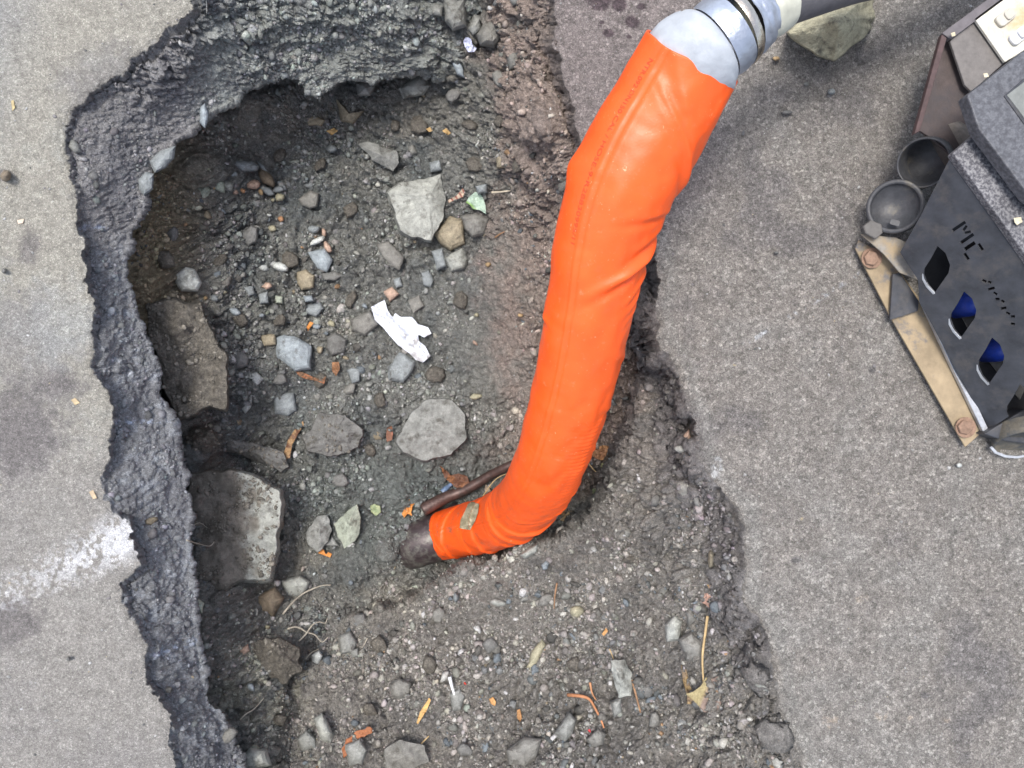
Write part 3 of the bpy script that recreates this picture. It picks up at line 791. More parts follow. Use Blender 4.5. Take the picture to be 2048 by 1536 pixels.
# earth crumbs and grit lying on those blocks
from mathutils.bvhtree import BVHTree
cxs, cys, czs = [], [], []
for pl_, Vb, Fb in BIGS:
    bv = BVHTree.FromPolygons([tuple(v) for v in Vb], Fb)
    a = np.array(pl_, float); A_ = (np.ptp(a[:, 0]) * np.ptp(a[:, 1])) / 26
    for _ in range(int(A_)):
        x = rng.uniform(a[:, 0].min(), a[:, 0].max()); y = rng.uniform(a[:, 1].min(), a[:, 1].max())
        if rng.random() > float(sst(fbm(x, y, 35, 3, 91), -.3, .3)): continue
        cxs.append(x); cys.append(y)
        d_ = Vector(P(x, y, -1.2)) - Vector((0, 0, HC)); hit = bv.ray_cast(Vector((0, 0, HC)), d_.normalized())
        if hit[0] is None: cxs.pop(); cys.pop(); continue
        czs.append(hit[0].z)
cxs, cys, czs = map(np.array, (cxs, cys, czs))
sz = np.clip(0.0015 * (rng.pareto(2.0, len(cxs)) + 1), 0, .008)
cc = np.array((.17, .158, .135)) * rng.uniform(.6, 1.4, (len(cxs), 1))
tag(scatter("soil_crumbs", cxs, cys, sz, cc, M_GRAV, ICO1, sink=.1, zover=czs), "earth crumbs lying on the big blocks along the left wall", "soil crumbs", kind='stuff')

def pebble(px, py, ln, wd, ang, cname, label, group=None, rise=None):
    n_ = 9; t = np.linspace(0, 2 * math.pi, n_, endpoint=False) + rng.uniform(0, .6)
    r_ = 1 + rng.uniform(-.16, .16, n_)
    x = np.cos(t) * ln / 2 * r_; y = np.sin(t) * wd / 2 * r_
    c, s = math.cos(math.radians(ang)), math.sin(math.radians(ang))
    return stone(list(zip(px + x * c - y * s, py + x * s + y * c)), cname, label, rise or max(.012, wd / FP * 1.6), None, name="pebble", cat="pebble", group=group, rough=.6)

H = "pebbles heaped below the overhang"
peb = [
 (437, 368, 42, 22, 60, 'green', "leaf-shaped greenish pebble at the left end of the heap"), (444, 344, 34, 15, 55, 'slate', "pointed bluish pebble above the round striped one"),
 (455, 372, 28, 23, 0, 'pale', "round striped pale pebble in the heap"), (465, 349, 20, 15, 0, 'slate', "dark bluish pebble in the upper middle of the heap"),
 (490, 331, 54, 22, 12, 'slate', "long flat slate on top of the heap"), (525, 335, 36, 10, 50, 'slate', "thin lavender slate leaning on the long flat slate"),
 (533, 357, 46, 22, 48, 'brown', "dark brown oval pebble in the heap"), (508, 369, 28, 22, 0, 'pink', "orange-pink rounded pebble at the heart of the heap"),
 (534, 381, 34, 14, 35, 'slate', "slanting bluish pebble below the dark brown oval"), (556, 379, 26, 13, -15, 'slate', "flat bluish pebble at the right end of the heap"),
 (559, 395, 20, 17, 0, 'yellow', "yellowish round pebble lowest at the right of the heap"), (559, 366, 13, 9, 10, 'blue', "tiny pale blue pebble above the flat bluish one"),
 (427, 375, 12, 11, 0, 'ochre', "tiny ochre pebble beside the pale green stone"), (470, 384, 13, 13, 0, 'pink', "small pinkish pebble below the round striped one"),
 (485, 381, 13, 10, 30, 'rust', "small rusty pebble at the bottom of the heap"), (522, 384, 14, 9, 70, 'ochre', "small ochre pebble under the slanting bluish pebble"),
 (546, 400, 9, 8, 0, 'yellow', "tiny yellow-grey pebble left of the yellowish round one"),
 (444, 422, 18, 10, 30, 'blue', "pale lavender pebble alone below the heap"), (538, 430, 10, 6, 10, 'white', "tiny white pebble in the soil below the heap"),
 (545, 457, 18, 12, 5, 'yellow', "cream pebble below the tiny white one"), (562, 438, 14, 12, 40, 'rust', "rust-brown pebble right of the tiny white one"),
 (635, 482, 34, 13, -25, 'white', "long white pebble just above the blue slate"), (648, 465, 18, 10, 80, 'pink', "orange-tipped pebble above the long white one"),
 (655, 494, 26, 13, 60, 'pink', "pinkish pebble to the right of the long white one"), (627, 458, 26, 16, 0, 'slate', "flat slate pebble above the long white one"),
 (534, 572, 20, 13, -10, 'pink', "orange-pink pebble above the small bluish square"), (560, 534, 32, 18, 20, 'white', "pale yellow lump above the small greenish chip"),
 (429, 576, 16, 10, 10, 'pale', "pale pebble right of the whitish round stone"), (447, 584, 14, 9, 0, 'yellow', "yellowish crumb by the pale pebble at left"),
 (411, 596, 10, 9, 0, 'ochre', "ochre crumb below the whitish round stone"), (428, 596, 18, 14, 30, 'slate', "bluish pebble below the yellowish crumb"),
 (470, 624, 26, 14, 20, 'blue', "lavender-blue oval pebble below the small slate flake"), (523, 631, 12, 9, 0, 'blue', "tiny lavender pebble above the white grit"),
 (633, 653, 18, 11, 5, 'blue', "pale blue pebble right of the little orange leaf"), (663, 647, 16, 12, 40, 'yellow', "cream pebble right of the pale blue one"),
 (640, 700, 14, 16, 0, 'tan', "tan pebble between the big square slate and the dark lump"), (730, 612, 14, 9, 40, 'blue', "sharp pale blue chip left of the tissue top"),
 (950, 686, 14, 8, 40, 'pink', "orange and white crumb on the smooth soil"), (952, 793, 26, 12, -5, 'yellow', "mustard-coloured pebble above the broad flat stone's right side"),
 (1041, 631, 11, 9, 0, 'ochre', "ochre pebble left of the hose"), (953, 630, 10, 9, 0, 'yellow', "yellow pebble on the smooth soil left of the ochre one"),
 (712, 571, 7, 6, 0, 'white', "tiny white pebble left of the reddish square stone"), (976, 529, 12, 10, 0, 'ochre', "ochre pebble right of the squarish pale stone"),
 (1150, 1260, 8, 8, 0, 'white', "round white pebble on the mound"), (1155, 1222, 30, 24, 0, 'yellow', "mossy yellow lump on the mound above the round white pebble"),
 (1302, 1150, 10, 5, 30, 'white', "white chip on the slope left of the right pavement"), (995, 1205, 34, 14, 5, 'pale', "pale ridge stone on the mound slope"),
 (912, 1195, 12, 20, 0, 'slate', "small slate on the mound below the dark pipe"), (1422, 1118, 12, 40, 0, 'tan', "upright tan sliver at the right edge of the mound"),
 (664, 298, 24, 18, 0, 'slate', "bluish lump at the upper left of the floor"), (570, 1395, 18, 12, 0, 'white', "cream crumb under the soil lump"),
 (502, 1375, 18, 14, 40, 'blue', "bluish pebble at the foot of the soil lump"), (535, 1254, 10, 9, 0, 'yellow', "bright yellow crumb on top of the soil lump"),
 (1612, 168, 10, 7, 0, 'grey', "small stone on the road below the lichen-grey rock"), (1663, 183, 14, 13, 0, 'slate', "bluish stone on the road right below the lichen-grey rock"),
 (1553, 117, 14, 9, 0, 'ochre', "ochre stone on the road beside the cream tape"), (1575, 225, 22, 9, 0, 'dark', "dark elongated crumb on the road"),
 (1918, 930, 11, 9, 0, 'white', "bright white pebble beneath the machine's front corner"), (1553, 505, 10, 5, 0, 'dark', "dark pebble in the middle of the road"),
 (12, 352, 24, 22, 0, 'brown', "brown clod on the pale pavement at the left edge"), (8, 542, 10, 10, 0, 'dark', "dark pebble on the pale pavement at the left edge"),
 (137, 1318, 9, 8, 0, 'dark', "small dark pebble on the pavement below the chalk"),
]
for p_ in peb:
    pebble(*p_[:7], group=(H if 420 < p_[0] < 575 and p_[1] < 410 else None))
# half-buried earthy cobbles that carry the relief of the pit floor (each one its own stone, indistinct from its neighbours)
cob = [(1000, 160, 40), (905, 190, 34), (840, 250, 40), (940, 250, 34), (950, 330, 40), (560, 310, 34), (620, 400, 40), (700, 420, 34), (500, 470, 40), (440, 520, 34),
       (580, 520, 40), (480, 640, 40), (560, 640, 30), (700, 600, 34), (480, 720, 40), (640, 760, 34), (760, 800, 34), (870, 750, 40), (740, 900, 34), (680, 960, 34),
       (1000, 240, 34), (790, 250, 30), (640, 330, 30), (820, 650, 34), (920, 600, 34), (560, 760, 30), (700, 780, 30), (330, 520, 44), (345, 470, 40), (380, 440, 34),
       (1090, 1200, 34), (980, 1290, 34), (1150, 1330, 34), (1290, 1380, 38), (1310, 1440, 34), (860, 1330, 40), (760, 1290, 40), (740, 1420, 34), (930, 1500, 34), (1260, 1120, 30),
       (1040, 330, 36), (1065, 180, 32), (1080, 120, 28), (560, 1440, 34), (460, 1470, 38), (880, 1230, 30), (720, 1240, 34)]
for (a_, b_, s2) in cob:
    n_ = 8; t = np.linspace(0, 2 * math.pi, n_, endpoint=False); r_ = s2 / 2 * (1 + rng.uniform(-.22, .22, n_)); asp = rng.uniform(.6, .9); an = rng.uniform(0, 3)
    x = np.cos(t) * r_; y = np.sin(t) * r_ * asp
    stone(list(zip(a_ + x * math.cos(an) - y * math.sin(an), b_ + x * math.sin(an) + y * math.cos(an))), random.choice(['clod', 'dark', 'mid', 'clod']),
          "dull earth-coated cobble half buried among the pit soil", .016, None, name="cobble", cat="cobble", group="earth-coated cobbles bedded in the pit")

# ------------------------------------------------------------------ thin things: leaves, tissue, bark
def inside(poly, x, y): return sdist(x, y, poly) < 0
def sheet(name, poly, colfn, label, cat, lift=.004, crumple=.002, cs=10, thick=.0006, curl=0.0, step=1.3, mat=None, group=None, follow=.4, ragged=0.0, zabs=None, parent=None, fold=None):
    a = np.array(poly, float); lo = a.min(0) - 3; hi = a.max(0) + 3
    gx_ = np.arange(lo[0], hi[0], step); gy_ = np.arange(lo[1], hi[1], step)
    GX, GY = np.meshgrid(gx_, gy_)
    sd0 = rng.integers(1, 9999)
    wxx = fbm(GX, GY, 7, 3, sd0) * ragged; wyy = fbm(GX, GY, 7, 3, sd0 + 3) * ragged
    d = sdist(GX + wxx, GY + wyy, poly)
    q = pts_in(poly); zg = np.percentile(gz(q[:, 0], q[:, 1]), 90)
    loc = gz(GX.ravel(), GY.ravel()).reshape(GX.shape)
    base = zg if zabs is None else zabs
    c = a.mean(0); R = np.ptp(a, 0).max() / 2
    z = base + lift + (np.clip(loc, zg - .02, zg + .02) - zg) * follow * (zabs is None)
    z = z + (0.5 - np.abs(fbm(GX, GY, cs, 3, sd0 + 7))) * crumple * 2 + curl * (np.hypot(GX - c[0], GY - c[1]) / R) ** 2
    if fold: z = z + fold(GX, GY)
    # pull vertices just outside the outline onto it so that the edge is clean
    gy2, gx2 = np.gradient(d, step)
    gn = np.hypot(gx2, gy2) + 1e-6
    near = (d > 0) & (d < step * 1.6)
    QX = np.where(near, GX - gx2 / gn * d * .9, GX); QY = np.where(near, GY - gy2 / gn * d * .9, GY)
    keepv = d < step * 1.5
    kk = keepv[:-1, :-1] & keepv[1:, :-1] & keepv[:-1, 1:] & keepv[1:, 1:]
    vid_ = np.arange(GX.size).reshape(GX.shape)
    f = np.stack([vid_[:-1, :-1], vid_[1:, :-1], vid_[1:, 1:], vid_[:-1, 1:]], -1)[kk]
    if len(f) == 0: return None
    u, inv = np.unique(f.ravel(), return_inverse=True); f = inv.reshape(-1, 4)
    kz = (HC - z) / FP
    V = np.stack([(QX - 1024) * kz, (768 - QY) * kz, z], -1).reshape(-1, 3)[u]
    cc = colfn(GX, GY, d).reshape(-1, 3)[u]
    n0 = len(V)
    V2 = V.copy(); V2[:, 2] -= thick
    # boundary edges for the rim
    ed = {}
    for q_ in f:
        for a_, b_ in ((q_[0], q_[1]), (q_[1], q_[2]), (q_[2], q_[3]), (q_[3], q_[0])):
            if (b_, a_) in ed: del ed[(b_, a_)]
            else: ed[(a_, b_)] = 1
    rim = np.array([[b_, a_, a_ + n0, b_ + n0] for a_, b_ in ed])
    F_ = np.vstack([f, f[:, ::-1] + n0, rim])
    o = mesh_obj(name, np.vstack([V, V2]), F_, mat or M_ATTR, cols=np.vstack([cc, cc]), parent=parent)
    if parent is None: tag(o, label, cat, group)
    return o
def flatc(c, var=.25, sc=9):
    def fn(x, y, d):
        n_ = 1 + fbm(x, y, sc, 3, int(c[0] * 977)) * var
        return np.array(c)[None, None] * n_[..., None]
    return fn
def two(c1, c2, sc=14, th=0.0):
    def fn(x, y, d):
        m_ = sst(fbm(x, y, sc, 4, int(c1[0] * 971)), th - .15, th + .15)[..., None]
        return np.array(c1) * (1 - m_) + np.array(c2) * m_
    return fn
# crumpled tissue
def tissue_col(x, y, d):
    m_ = sst(fbm(x, y, 10, 4, 5) + sst(y, 650, 700) * .45 - .15, 0.15, 0.5)[..., None] * sst(x, 770, 820)[..., None]
    return np.array((.66, .70, .78)) * (1 - m_ * .55) + np.array((.30, .26, .22)) * m_ * .55
def tfold(x, y):
    u_ = (x - 745) * .72 + (y - 605) * .69; v_ = -(x - 745) * .69 + (y - 605) * .72
    return (.012 * np.exp(-((v_ - 4) / 9) ** 2) + .010 * np.abs(fbm(u_ * .6, v_ * 1.6, 22, 2, 61)) * sst(u_, 20, 60)
            + .006 * np.abs(((v_ + u_ * .25) / 13) % 2 - 1) * sst(u_, 30, 80) + .004 * np.abs(((u_ * .9 - v_ * .7) / 17) % 2 - 1))
sheet("tissue", [(742, 614), (769, 600), (776, 622), (786, 636), (790, 626), (802, 634), (824, 634), (836, 648), (856, 655), (863, 667), (848, 675), (836, 668), (838, 682), (850, 692), (861, 712), (846, 725), (832, 720), (818, 706), (796, 690), (780, 672), (766, 655), (750, 640)],
      tissue_col, "crumpled white paper tissue lying on the pit floor", "tissue", lift=.012, crumple=.0025, cs=20, fold=tfold, thick=.001,
      mat=mat_attr("tissue_paper", .85, .0005, 160))
# green leaf
def leafc(x, y, d):
    u_ = (x - 935) * .80 + (y - 405) * .60; v_ = -(x - 935) * .60 + (y - 405) * .80
    vein = np.exp(-(v_ / 1.4) ** 2) + .6 * np.exp(-((np.mod(u_ - np.abs(v_) * .8, 8) - 4) / 1.1) ** 2)
    m_ = sst(v_ + fbm(x, y, 12, 2, 4) * 4, -3, 3)[..., None]
    c_ = np.array((.34, .44, .36)) * (1 - m_) + np.array((.11, .24, .045)) * m_
    return c_ + (np.clip(vein, 0, 1) * .07)[..., None] * np.array((1, 1, .5))
sheet("leaf", [(932, 405), (938, 394), (950, 384), (958, 384), (966, 396), (971, 410), (972, 428), (960, 420), (946, 418), (940, 410)], leafc,
      "fresh green leaf lying right of the big wedge stone", "leaf", lift=.01, crumple=.002, curl=.004)
# dead leaves
def deadc(c1, c2):
    def fn(x, y, d):
        m_ = sst(fbm(x, y, 11, 4, 8), -.2, .3)[..., None]
        return (np.array(c1) * (1 - m_) + np.array(c2) * m_) * (1 - .3 * np.exp(-((np.mod(x + y, 9) - 4) / 1.0) ** 2))[..., None]
    return fn
BR, BR2, OR, TN = (.20, .085, .035), (.115, .05, .028), (.55, .22, .05), (.36, .26, .14)
sheet("leaf", [(880, 932), (892, 940), (900, 950), (918, 948), (934, 952), (940, 968), (938, 984), (926, 976), (912, 974), (900, 966), (890, 958)], deadc(BR, BR2),
      "brown dead leaf draped over the thin rusty bar", "leaf", lift=.012, crumple=.004, curl=.003, ragged=2)
sheet("leaf", [(804, 1026), (810, 1016), (816, 1008), (818, 998), (824, 1002), (832, 1002), (826, 1012), (822, 1024), (824, 1032), (816, 1026), (808, 1036)], deadc(OR, (.42, .18, .05)),
      "small orange jagged leaf above the dark pipe end", "leaf", lift=.01, crumple=.003, ragged=1.5)
def heartc(x, y, d):
    u_ = x - 1413 - (y - 1370) * .1
    m_ = sst(u_ + (y - 1375) * .5, -4, 6)[..., None]
    c_ = np.array((.30, .25, .13)) * (1 - m_) + np.array((.20, .15, .125)) * m_
    v_ = np.exp(-(u_ / 1.4) ** 2) + np.exp(-((y - 1388) / 1.3) ** 2) * .7
    return c_ + (np.clip(v_, 0, 1) * .10)[..., None] * np.array((1, .85, .5))
sheet("leaf", [(1372, 1388), (1386, 1384), (1402, 1372), (1412, 1355), (1424, 1358), (1438, 1352), (1444, 1370), (1438, 1384), (1446, 1400), (1436, 1420), (1422, 1428), (1408, 1424), (1392, 1406)], heartc,
      "olive-brown dead heart-shaped leaf in the lower right soil", "leaf", lift=.012, crumple=.002, curl=.006)
sheet("leaf", [(1178, 905), (1190, 898), (1204, 890), (1222, 894), (1214, 906), (1206, 920), (1192, 918)], deadc((.38, .2, .09), (.28, .14, .07)),
      "torn orange-brown leaf right of the hose", "leaf", lift=.02, crumple=.004, ragged=2)
sheet("leaf", [(1192, 940), (1204, 926), (1216, 930), (1222, 944), (1210, 950), (1198, 950)], flatc((.2, .2, .11)),
      "greenish-brown curled leaf in the gap right of the hose", "leaf", lift=.02, crumple=.003, curl=.005)
sheet("leaf", [(1184, 978), (1194, 974), (1212, 980), (1216, 992), (1196, 1000), (1186, 990)], flatc((.10, .12, .07)),
      "dark green leaf deep in the gap behind the hose", "leaf", lift=.02, crumple=.003, curl=.005)
sheet("leaf", [(1112, 1014), (1124, 1010), (1134, 1018), (1128, 1032), (1116, 1028)], flatc((.16, .11, .06)), "brown leaf tucked under the hose elbow", "leaf", lift=.02, crumple=.003)
sheet("leaf", [(1120, 1040), (1136, 1024), (1154, 1020), (1148, 1032), (1130, 1044)], flatc((.27, .2, .11)), "tan leaf on the mound brink under the hose elbow", "leaf", lift=.02, crumple=.003)
sheet("leaf", [(969, 978), (972, 968), (978, 976), (982, 982), (972, 986)], flatc((.32, .26, .2)), "tiny dry leaf between bar and hose", "leaf", lift=.02, crumple=.002)
sheet("leaf", [(740, 1012), (748, 1008), (760, 1012), (762, 1024), (752, 1032), (742, 1024)], two((.30, .33, .19), (.22, .27, .15), 6), "pale yellow-green leaf left of the dark pipe end", "leaf", lift=.01, crumple=.002)
sheet("leaf", [(590, 742), (604, 744), (622, 752), (644, 760), (652, 752), (648, 768), (634, 762), (612, 758), (598, 752)], deadc((.32, .13, .06), (.16, .09, .05)),
      "folded reddish dead leaf below the big square slate", "leaf", lift=.012, crumple=.004)
sheet("leaf", [(664, 724), (678, 724), (680, 738), (672, 752), (664, 742)], deadc((.30, .15, .07), (.2, .1, .05)), "rusty leaf fold right of the reddish dead leaf", "leaf", lift=.012, crumple=.003)
sheet("leaf", [(613, 654), (620, 643), (627, 646), (621, 654), (616, 662)], flatc(OR), "little orange leaf right of the flat slate pieces", "leaf", lift=.01, crumple=.002)
sheet("leaf", [(786, 398), (788, 386), (792, 376), (802, 374), (800, 382), (796, 390), (790, 400)], flatc((.36, .20, .11)), "curled tan leaf scrap on the big wedge stone", "leaf", zabs=float(gz(840., 420.)) + .052, lift=0, crumple=.002)
sheet("leaf", [(652, 1112), (648, 1100), (640, 1098), (636, 1106), (660, 1115), (664, 1108), (656, 1104)], flatc(OR), "orange leaf scrap below the left upright shard", "leaf", lift=.008, crumple=.002)
sheet("leaf", [(1402, 1190), (1414, 1186), (1422, 1194), (1428, 1208), (1422, 1218), (1412, 1210), (1402, 1204)], flatc((.36, .22, .17)), "pink torn scrap of leaf by the right pavement edge", "leaf", lift=.01, crumple=.002, ragged=1)
sheet("leaf", [(1484, 1), (1483, 0)] if False else [(544, 1312), (552, 1304), (566, 1302), (568, 1310), (556, 1318), (546, 1322)], two((.42, .34, .14), (.3, .22, .1), 5), "mottled yellow curled leaf on the soil lump", "leaf", lift=.03, crumple=.002)
# orange flake on the dark wet stone, bark etc.
sheet("bark_flake", [(464, 882), (476, 884), (490, 890), (504, 896), (512, 904), (508, 910), (496, 904), (484, 902), (470, 894)], flatc((.50, .22, .07)), "bright orange wood flake on the long dark wet stone", "bark flake", lift=.02, crumple=.002, ragged=3)
sheet("bark_flake", [(684, 1498), (694, 1478), (712, 1464), (738, 1454), (746, 1456), (744, 1466), (728, 1474), (708, 1480), (700, 1496), (700, 1508), (688, 1516)], flatc((.30, .115, .05)), "reddish brown strip of bark near the bottom edge", "bark flake", lift=.012, crumple=.004, ragged=3)
sheet("bark_flake", [(1362, 1330), (1372, 1336), (1380, 1372), (1390, 1390), (1384, 1408), (1374, 1408), (1374, 1390), (1366, 1362)], two((.28, .20, .10), (.18, .13, .08), 8), "tan bark strip left of the dead heart leaf", "bark flake", lift=.012, crumple=.003)
sheet("bark_flake", [(896, 400), (912, 392), (926, 376), (930, 384), (926, 394), (908, 400), (898, 406)], lambda x, y, d: np.where((np.mod(x * .8 - y * .5, 9) < 3.4)[..., None], np.array((.25, .10, .075)), np.array((.42, .33, .25))), "striped reddish wood chip beside the green leaf", "wood chip", lift=.012, crumple=.001)
sheet("bark_flake", [(568, 905), (576, 880), (590, 858), (606, 842), (608, 850), (596, 868), (584, 890), (580, 916), (570, 918)], two((.32, .20, .10), (.14, .07, .04), 9), "curled strip of tan bark in the middle of the pit", "bark flake", lift=.014, crumple=.004)
sheet("bark_flake", [(772, 872), (774, 856), (784, 852), (786, 868), (784, 880), (774, 884)], two((.34, .14, .09), (.16, .07, .04), 8), "red-brown bark bit left of the broad flat stone", "bark flake", lift=.01, crumple=.002)
sheet("bark_flake", [(833, 1446), (840, 1424), (858, 1396), (862, 1400), (854, 1420), (836, 1448)], flatc((.58, .36, .14)), "bright yellow-orange wood splinter on the lower gravel", "wood chip", lift=.012, crumple=.001)
sheet("bark_flake", [(1034, 1420), (1040, 1418), (1044, 1436), (1040, 1444), (1034, 1436)], flatc((.32, .17, .07)), "small brown wood chip in the lower gravel", "wood chip", lift=.01, crumple=.001)
sheet("bark_flake", [(978, 1398), (986, 1394), (992, 1404), (990, 1412), (982, 1408)], flatc((.48, .26, .1)), "small orange chip above the small brown one", "wood chip", lift=.01, crumple=.001)
sheet("bark_flake", [(1204, 1268), (1212, 1256), (1216, 1262), (1208, 1272)], flatc((.48, .26, .1)), "little orange chip right of the round white pebble", "wood chip", lift=.01, crumple=.001)
sheet("bark_flake", [(1414, 1170), (1426, 1168), (1430, 1176), (1420, 1178)], flatc((.55, .36, .16)), "tiny yellow-orange chip above the pink scrap", "wood chip", lift=.008, crumple=.001)
sheet("bark_flake", [(260, 178), (262, 178), (262, 179)] if False else [(142, 800), (150, 796), (160, 806), (150, 810)], flatc((.42, .33, .2)), "dry tan leaf bit on the dark patch of pavement", "wood chip", lift=.002, crumple=.001)
sheet("bark_flake", [(22, 202), (27, 200), (30, 216), (25, 222)], flatc((.42, .34, .18)), "curved straw-coloured chip on the upper left pavement", "wood chip", lift=.002, crumple=.001)
sheet("bark_flake", [(34, 440), (48, 438), (46, 446), (36, 448)], flatc((.5, .42, .33)), "pale chip on the pavement left of the brown stain", "wood chip", lift=.002, crumple=.001)
sheet("bark_flake", [(178, 984), (186, 980), (194, 996), (186, 998)], flatc((.42, .33, .22)), "tan chip on the pavement above the chalk powder", "wood chip", lift=.002, crumple=.001)
for pl_, zz, lb in [([(1967, 147), (1975, 146), (1978, 153), (1969, 155)], .2955, "cream fleck on the corner of the dark upper cover of the machine"),
                    ([(1902, 66), (1910, 64), (1911, 71), (1904, 73)], .158, "pale fleck on the rim corner of the machine's rear tray"),
                    ([(2028, 436), (2042, 434), (2045, 444), (2034, 450), (2029, 444)], .251, "yellowish fleck on the speckled cover of the machine")]:
    sheet("leaf_fleck", pl_, flatc((.55, .50, .36)), lb, "fleck", zabs=zz, lift=0, crumple=.001)
for pts_, lb in [([(652, 262), (668, 256), (676, 262), (664, 270)], "thin tan bark bit in the shade below the slumped bank"),
                 ([(884, 262), (892, 256), (902, 266), (896, 270)], "thin yellow bark bit above the right half of the pit floor"),
                 ([(852, 258), (860, 254), (866, 262), (858, 264)], "yellow bark bit beside the thin yellow one above the pit floor"),
                 ([(1066, 148), (1072, 140), (1078, 150), (1072, 158)], "orange bark bit in the right bank near the top")]:
    sheet("bark_flake", pts_, flatc((.45, .30, .13)), lb, "wood chip", lift=.014, crumple=.001)
# lavender lump at the top
sheet("paper_scrap", [(926, 84), (932, 74), (942, 78), (944, 90), (952, 96), (948, 104), (936, 104), (930, 94)], two((.42, .45, .60), (.55, .58, .72), 5), "lavender lump of paper pulp at the top of the pit", "paper scrap", lift=.02, crumple=.006, cs=5, ragged=2)

# ------------------------------------------------------------------ tubes: roots, twigs, pipes
def tube_mesh(pts, rad, sides=10, cap=True):
    pts = np.array(pts, float); n_ = len(pts); rad = np.broadcast_to(rad, (n_,))
    T = np.gradient(pts, axis=0); T /= np.linalg.norm(T, axis=1)[:, None] + 1e-12
    up = np.array([0, 0, 1.0]); V = []
    for i in range(n_):
        s = np.cross(T[i], up if abs(T[i][2]) < .99 else np.array([0, 1.0, 0])); s /= np.linalg.norm(s) + 1e-12; u = np.cross(s, T[i])
        for k_ in range(sides):
            t = 2 * math.pi * k_ / sides
            V.append(pts[i] + rad[i] * (math.cos(t) * u + math.sin(t) * s))
    F_ = []
    for i in range(n_ - 1):
        for k_ in range(sides):
            k2 = (k_ + 1) % sides
            F_.append((i * sides + k_, i * sides + k2, (i + 1) * sides + k2, (i + 1) * sides + k_))
    if cap:
        F_.append(tuple(range(sides))[::-1]); F_.append(tuple((n_ - 1) * sides + k_ for k_ in range(sides)))
    return np.array(V), F_
def smooth_line(ctrl, n_):
    c = np.array(ctrl, float); m_ = len(c)
    d = np.r_[0, np.cumsum(np.linalg.norm(np.diff(c[:, :3], axis=0), axis=1))]
    t = np.linspace(0, d[-1], n_); out = []
    for tt in t:
        i = min(max(np.searchsorted(d, tt) - 1, 0), m_ - 2)
        u_ = (tt - d[i]) / (d[i + 1] - d[i])
        p0 = c[max(i - 1, 0)]; p1 = c[i]; p2 = c[i + 1]; p3 = c[min(i + 2, m_ - 1)]
        out.append(0.5 * (2 * p1 + (p2 - p0) * u_ + (2 * p0 - 5 * p1 + 4 * p2 - p3) * u_ ** 2 + (3 * p1 - p0 - 3 * p2 + p3) * u_ ** 3))
    return np.array(out)
M_ROOT = mat_simple("root_skin", (.36, .33, .27), .8, var=.3)
M_TWIG = mat_simple("twig_skin", (.26, .15, .08), .8, var=.35)
M_STRAW = mat_simple("straw", (.45, .33, .17), .8, var=.3)
M_WHITE = mat_simple("white_plastic", (.72, .74, .76), .45, var=.05)
def strand(name, ctrl, r, label, cat, mat, lift=.006, sides=7, group=None):
    s = smooth_line([(a, b, 0) for a, b in ctrl], max(8, len(ctrl) * 5))
    z = gz(s[:, 0], s[:, 1]); kz = 5
    zp = np.pad(z, 3, mode='edge'); z = np.max(np.stack([zp[i:i + len(z)] for i in range(7)]), 0)
    zp = np.pad(z, 3, mode='edge'); z = np.mean(np.stack([zp[i:i + len(z)] for i in range(7)]), 0)
    pts = np.array([P(a[0], a[1], zz + lift) for a, zz in zip(s, z)])
    rr = np.linspace(1.15, .55, len(pts)) * r
    V, F_ = tube_mesh(pts, rr, sides)
    return tag(mesh_obj(name, V, F_, mat), label, cat, group)
strand("root", [(566, 1228), (585, 1205), (605, 1188), (625, 1178), (645, 1171), (662, 1170)], .0028, "pale forked root leaning up to the light grey stone", "root", M_ROOT, .02)
strand("root", [(598, 1282), (612, 1268), (625, 1250), (638, 1244), (650, 1246), (655, 1236)], .0024, "pale root curving up from the crossing", "root", M_ROOT, .022)
strand("root", [(575, 1258), (590, 1254), (602, 1257), (612, 1264), (630, 1270), (644, 1284), (656, 1274)], .0024, "pale root running across the other root", "root", M_ROOT, .02)
strand("root", [(612, 1318), (622, 1306), (638, 1298)], .0018, "short thin root beside the small whitish stone", "root", M_ROOT, .015)
strand("root", [(380, 1060), (388, 1050), (400, 1046), (415, 1056)], .0015, "thin arched root on the big flat slab's upper left", "root", M_ROOT, .03)
strand("root", [(372, 1080), (398, 1088), (420, 1092), (432, 1080), (455, 1072), (470, 1072)], .0015, "long thin root lying across the big flat slab", "root", M_ROOT, .03)
strand("root", [(480, 1440), (492, 1428), (508, 1418), (528, 1396)], .0018, "fine root in the pale clods at bottom left", "root", M_ROOT, .012)
strand("root", [(735, 1276), (728, 1290), (724, 1296)], .0016, "short root stub by the dusty grey stone", "root", M_ROOT, .012)
strand("twig", [(1415, 1232), (1410, 1270), (1405, 1310), (1406, 1350), (1410, 1385), (1416, 1425)], .0028, "long straw-coloured leaf stalk over the dead heart leaf", "twig", M_STRAW, .02)
strand("twig", [(1136, 1390), (1160, 1392), (1178, 1398), (1190, 1416), (1202, 1440), (1208, 1456)], .0038, "orange-brown bent twig in the lower gravel", "twig", mat_simple("orange_twig", (.42, .19, .09), .8, var=.4), .012)
strand("twig", [(1180, 1365), (1184, 1385), (1192, 1400)], .0028, "short orange twig crossing the bent one", "twig", mat_simple("orange_twig_b", (.40, .2, .1), .8, var=.4), .014)
strand("twig", [(1265, 1360), (1272, 1390), (1281, 1425)], .0030, "thin dark stick right of the long light stone", "twig", M_TWIG, .015)
strand("twig", [(1219, 1298), (1224, 1310), (1228, 1322)], .0015, "small hooked stalk above the long light stone", "twig", M_STRAW, .01)
strand("twig", [(1114, 1166), (1110, 1190), (1108, 1218)], .0022, "upright brown stalk on the mound slope", "twig", M_TWIG, .012)
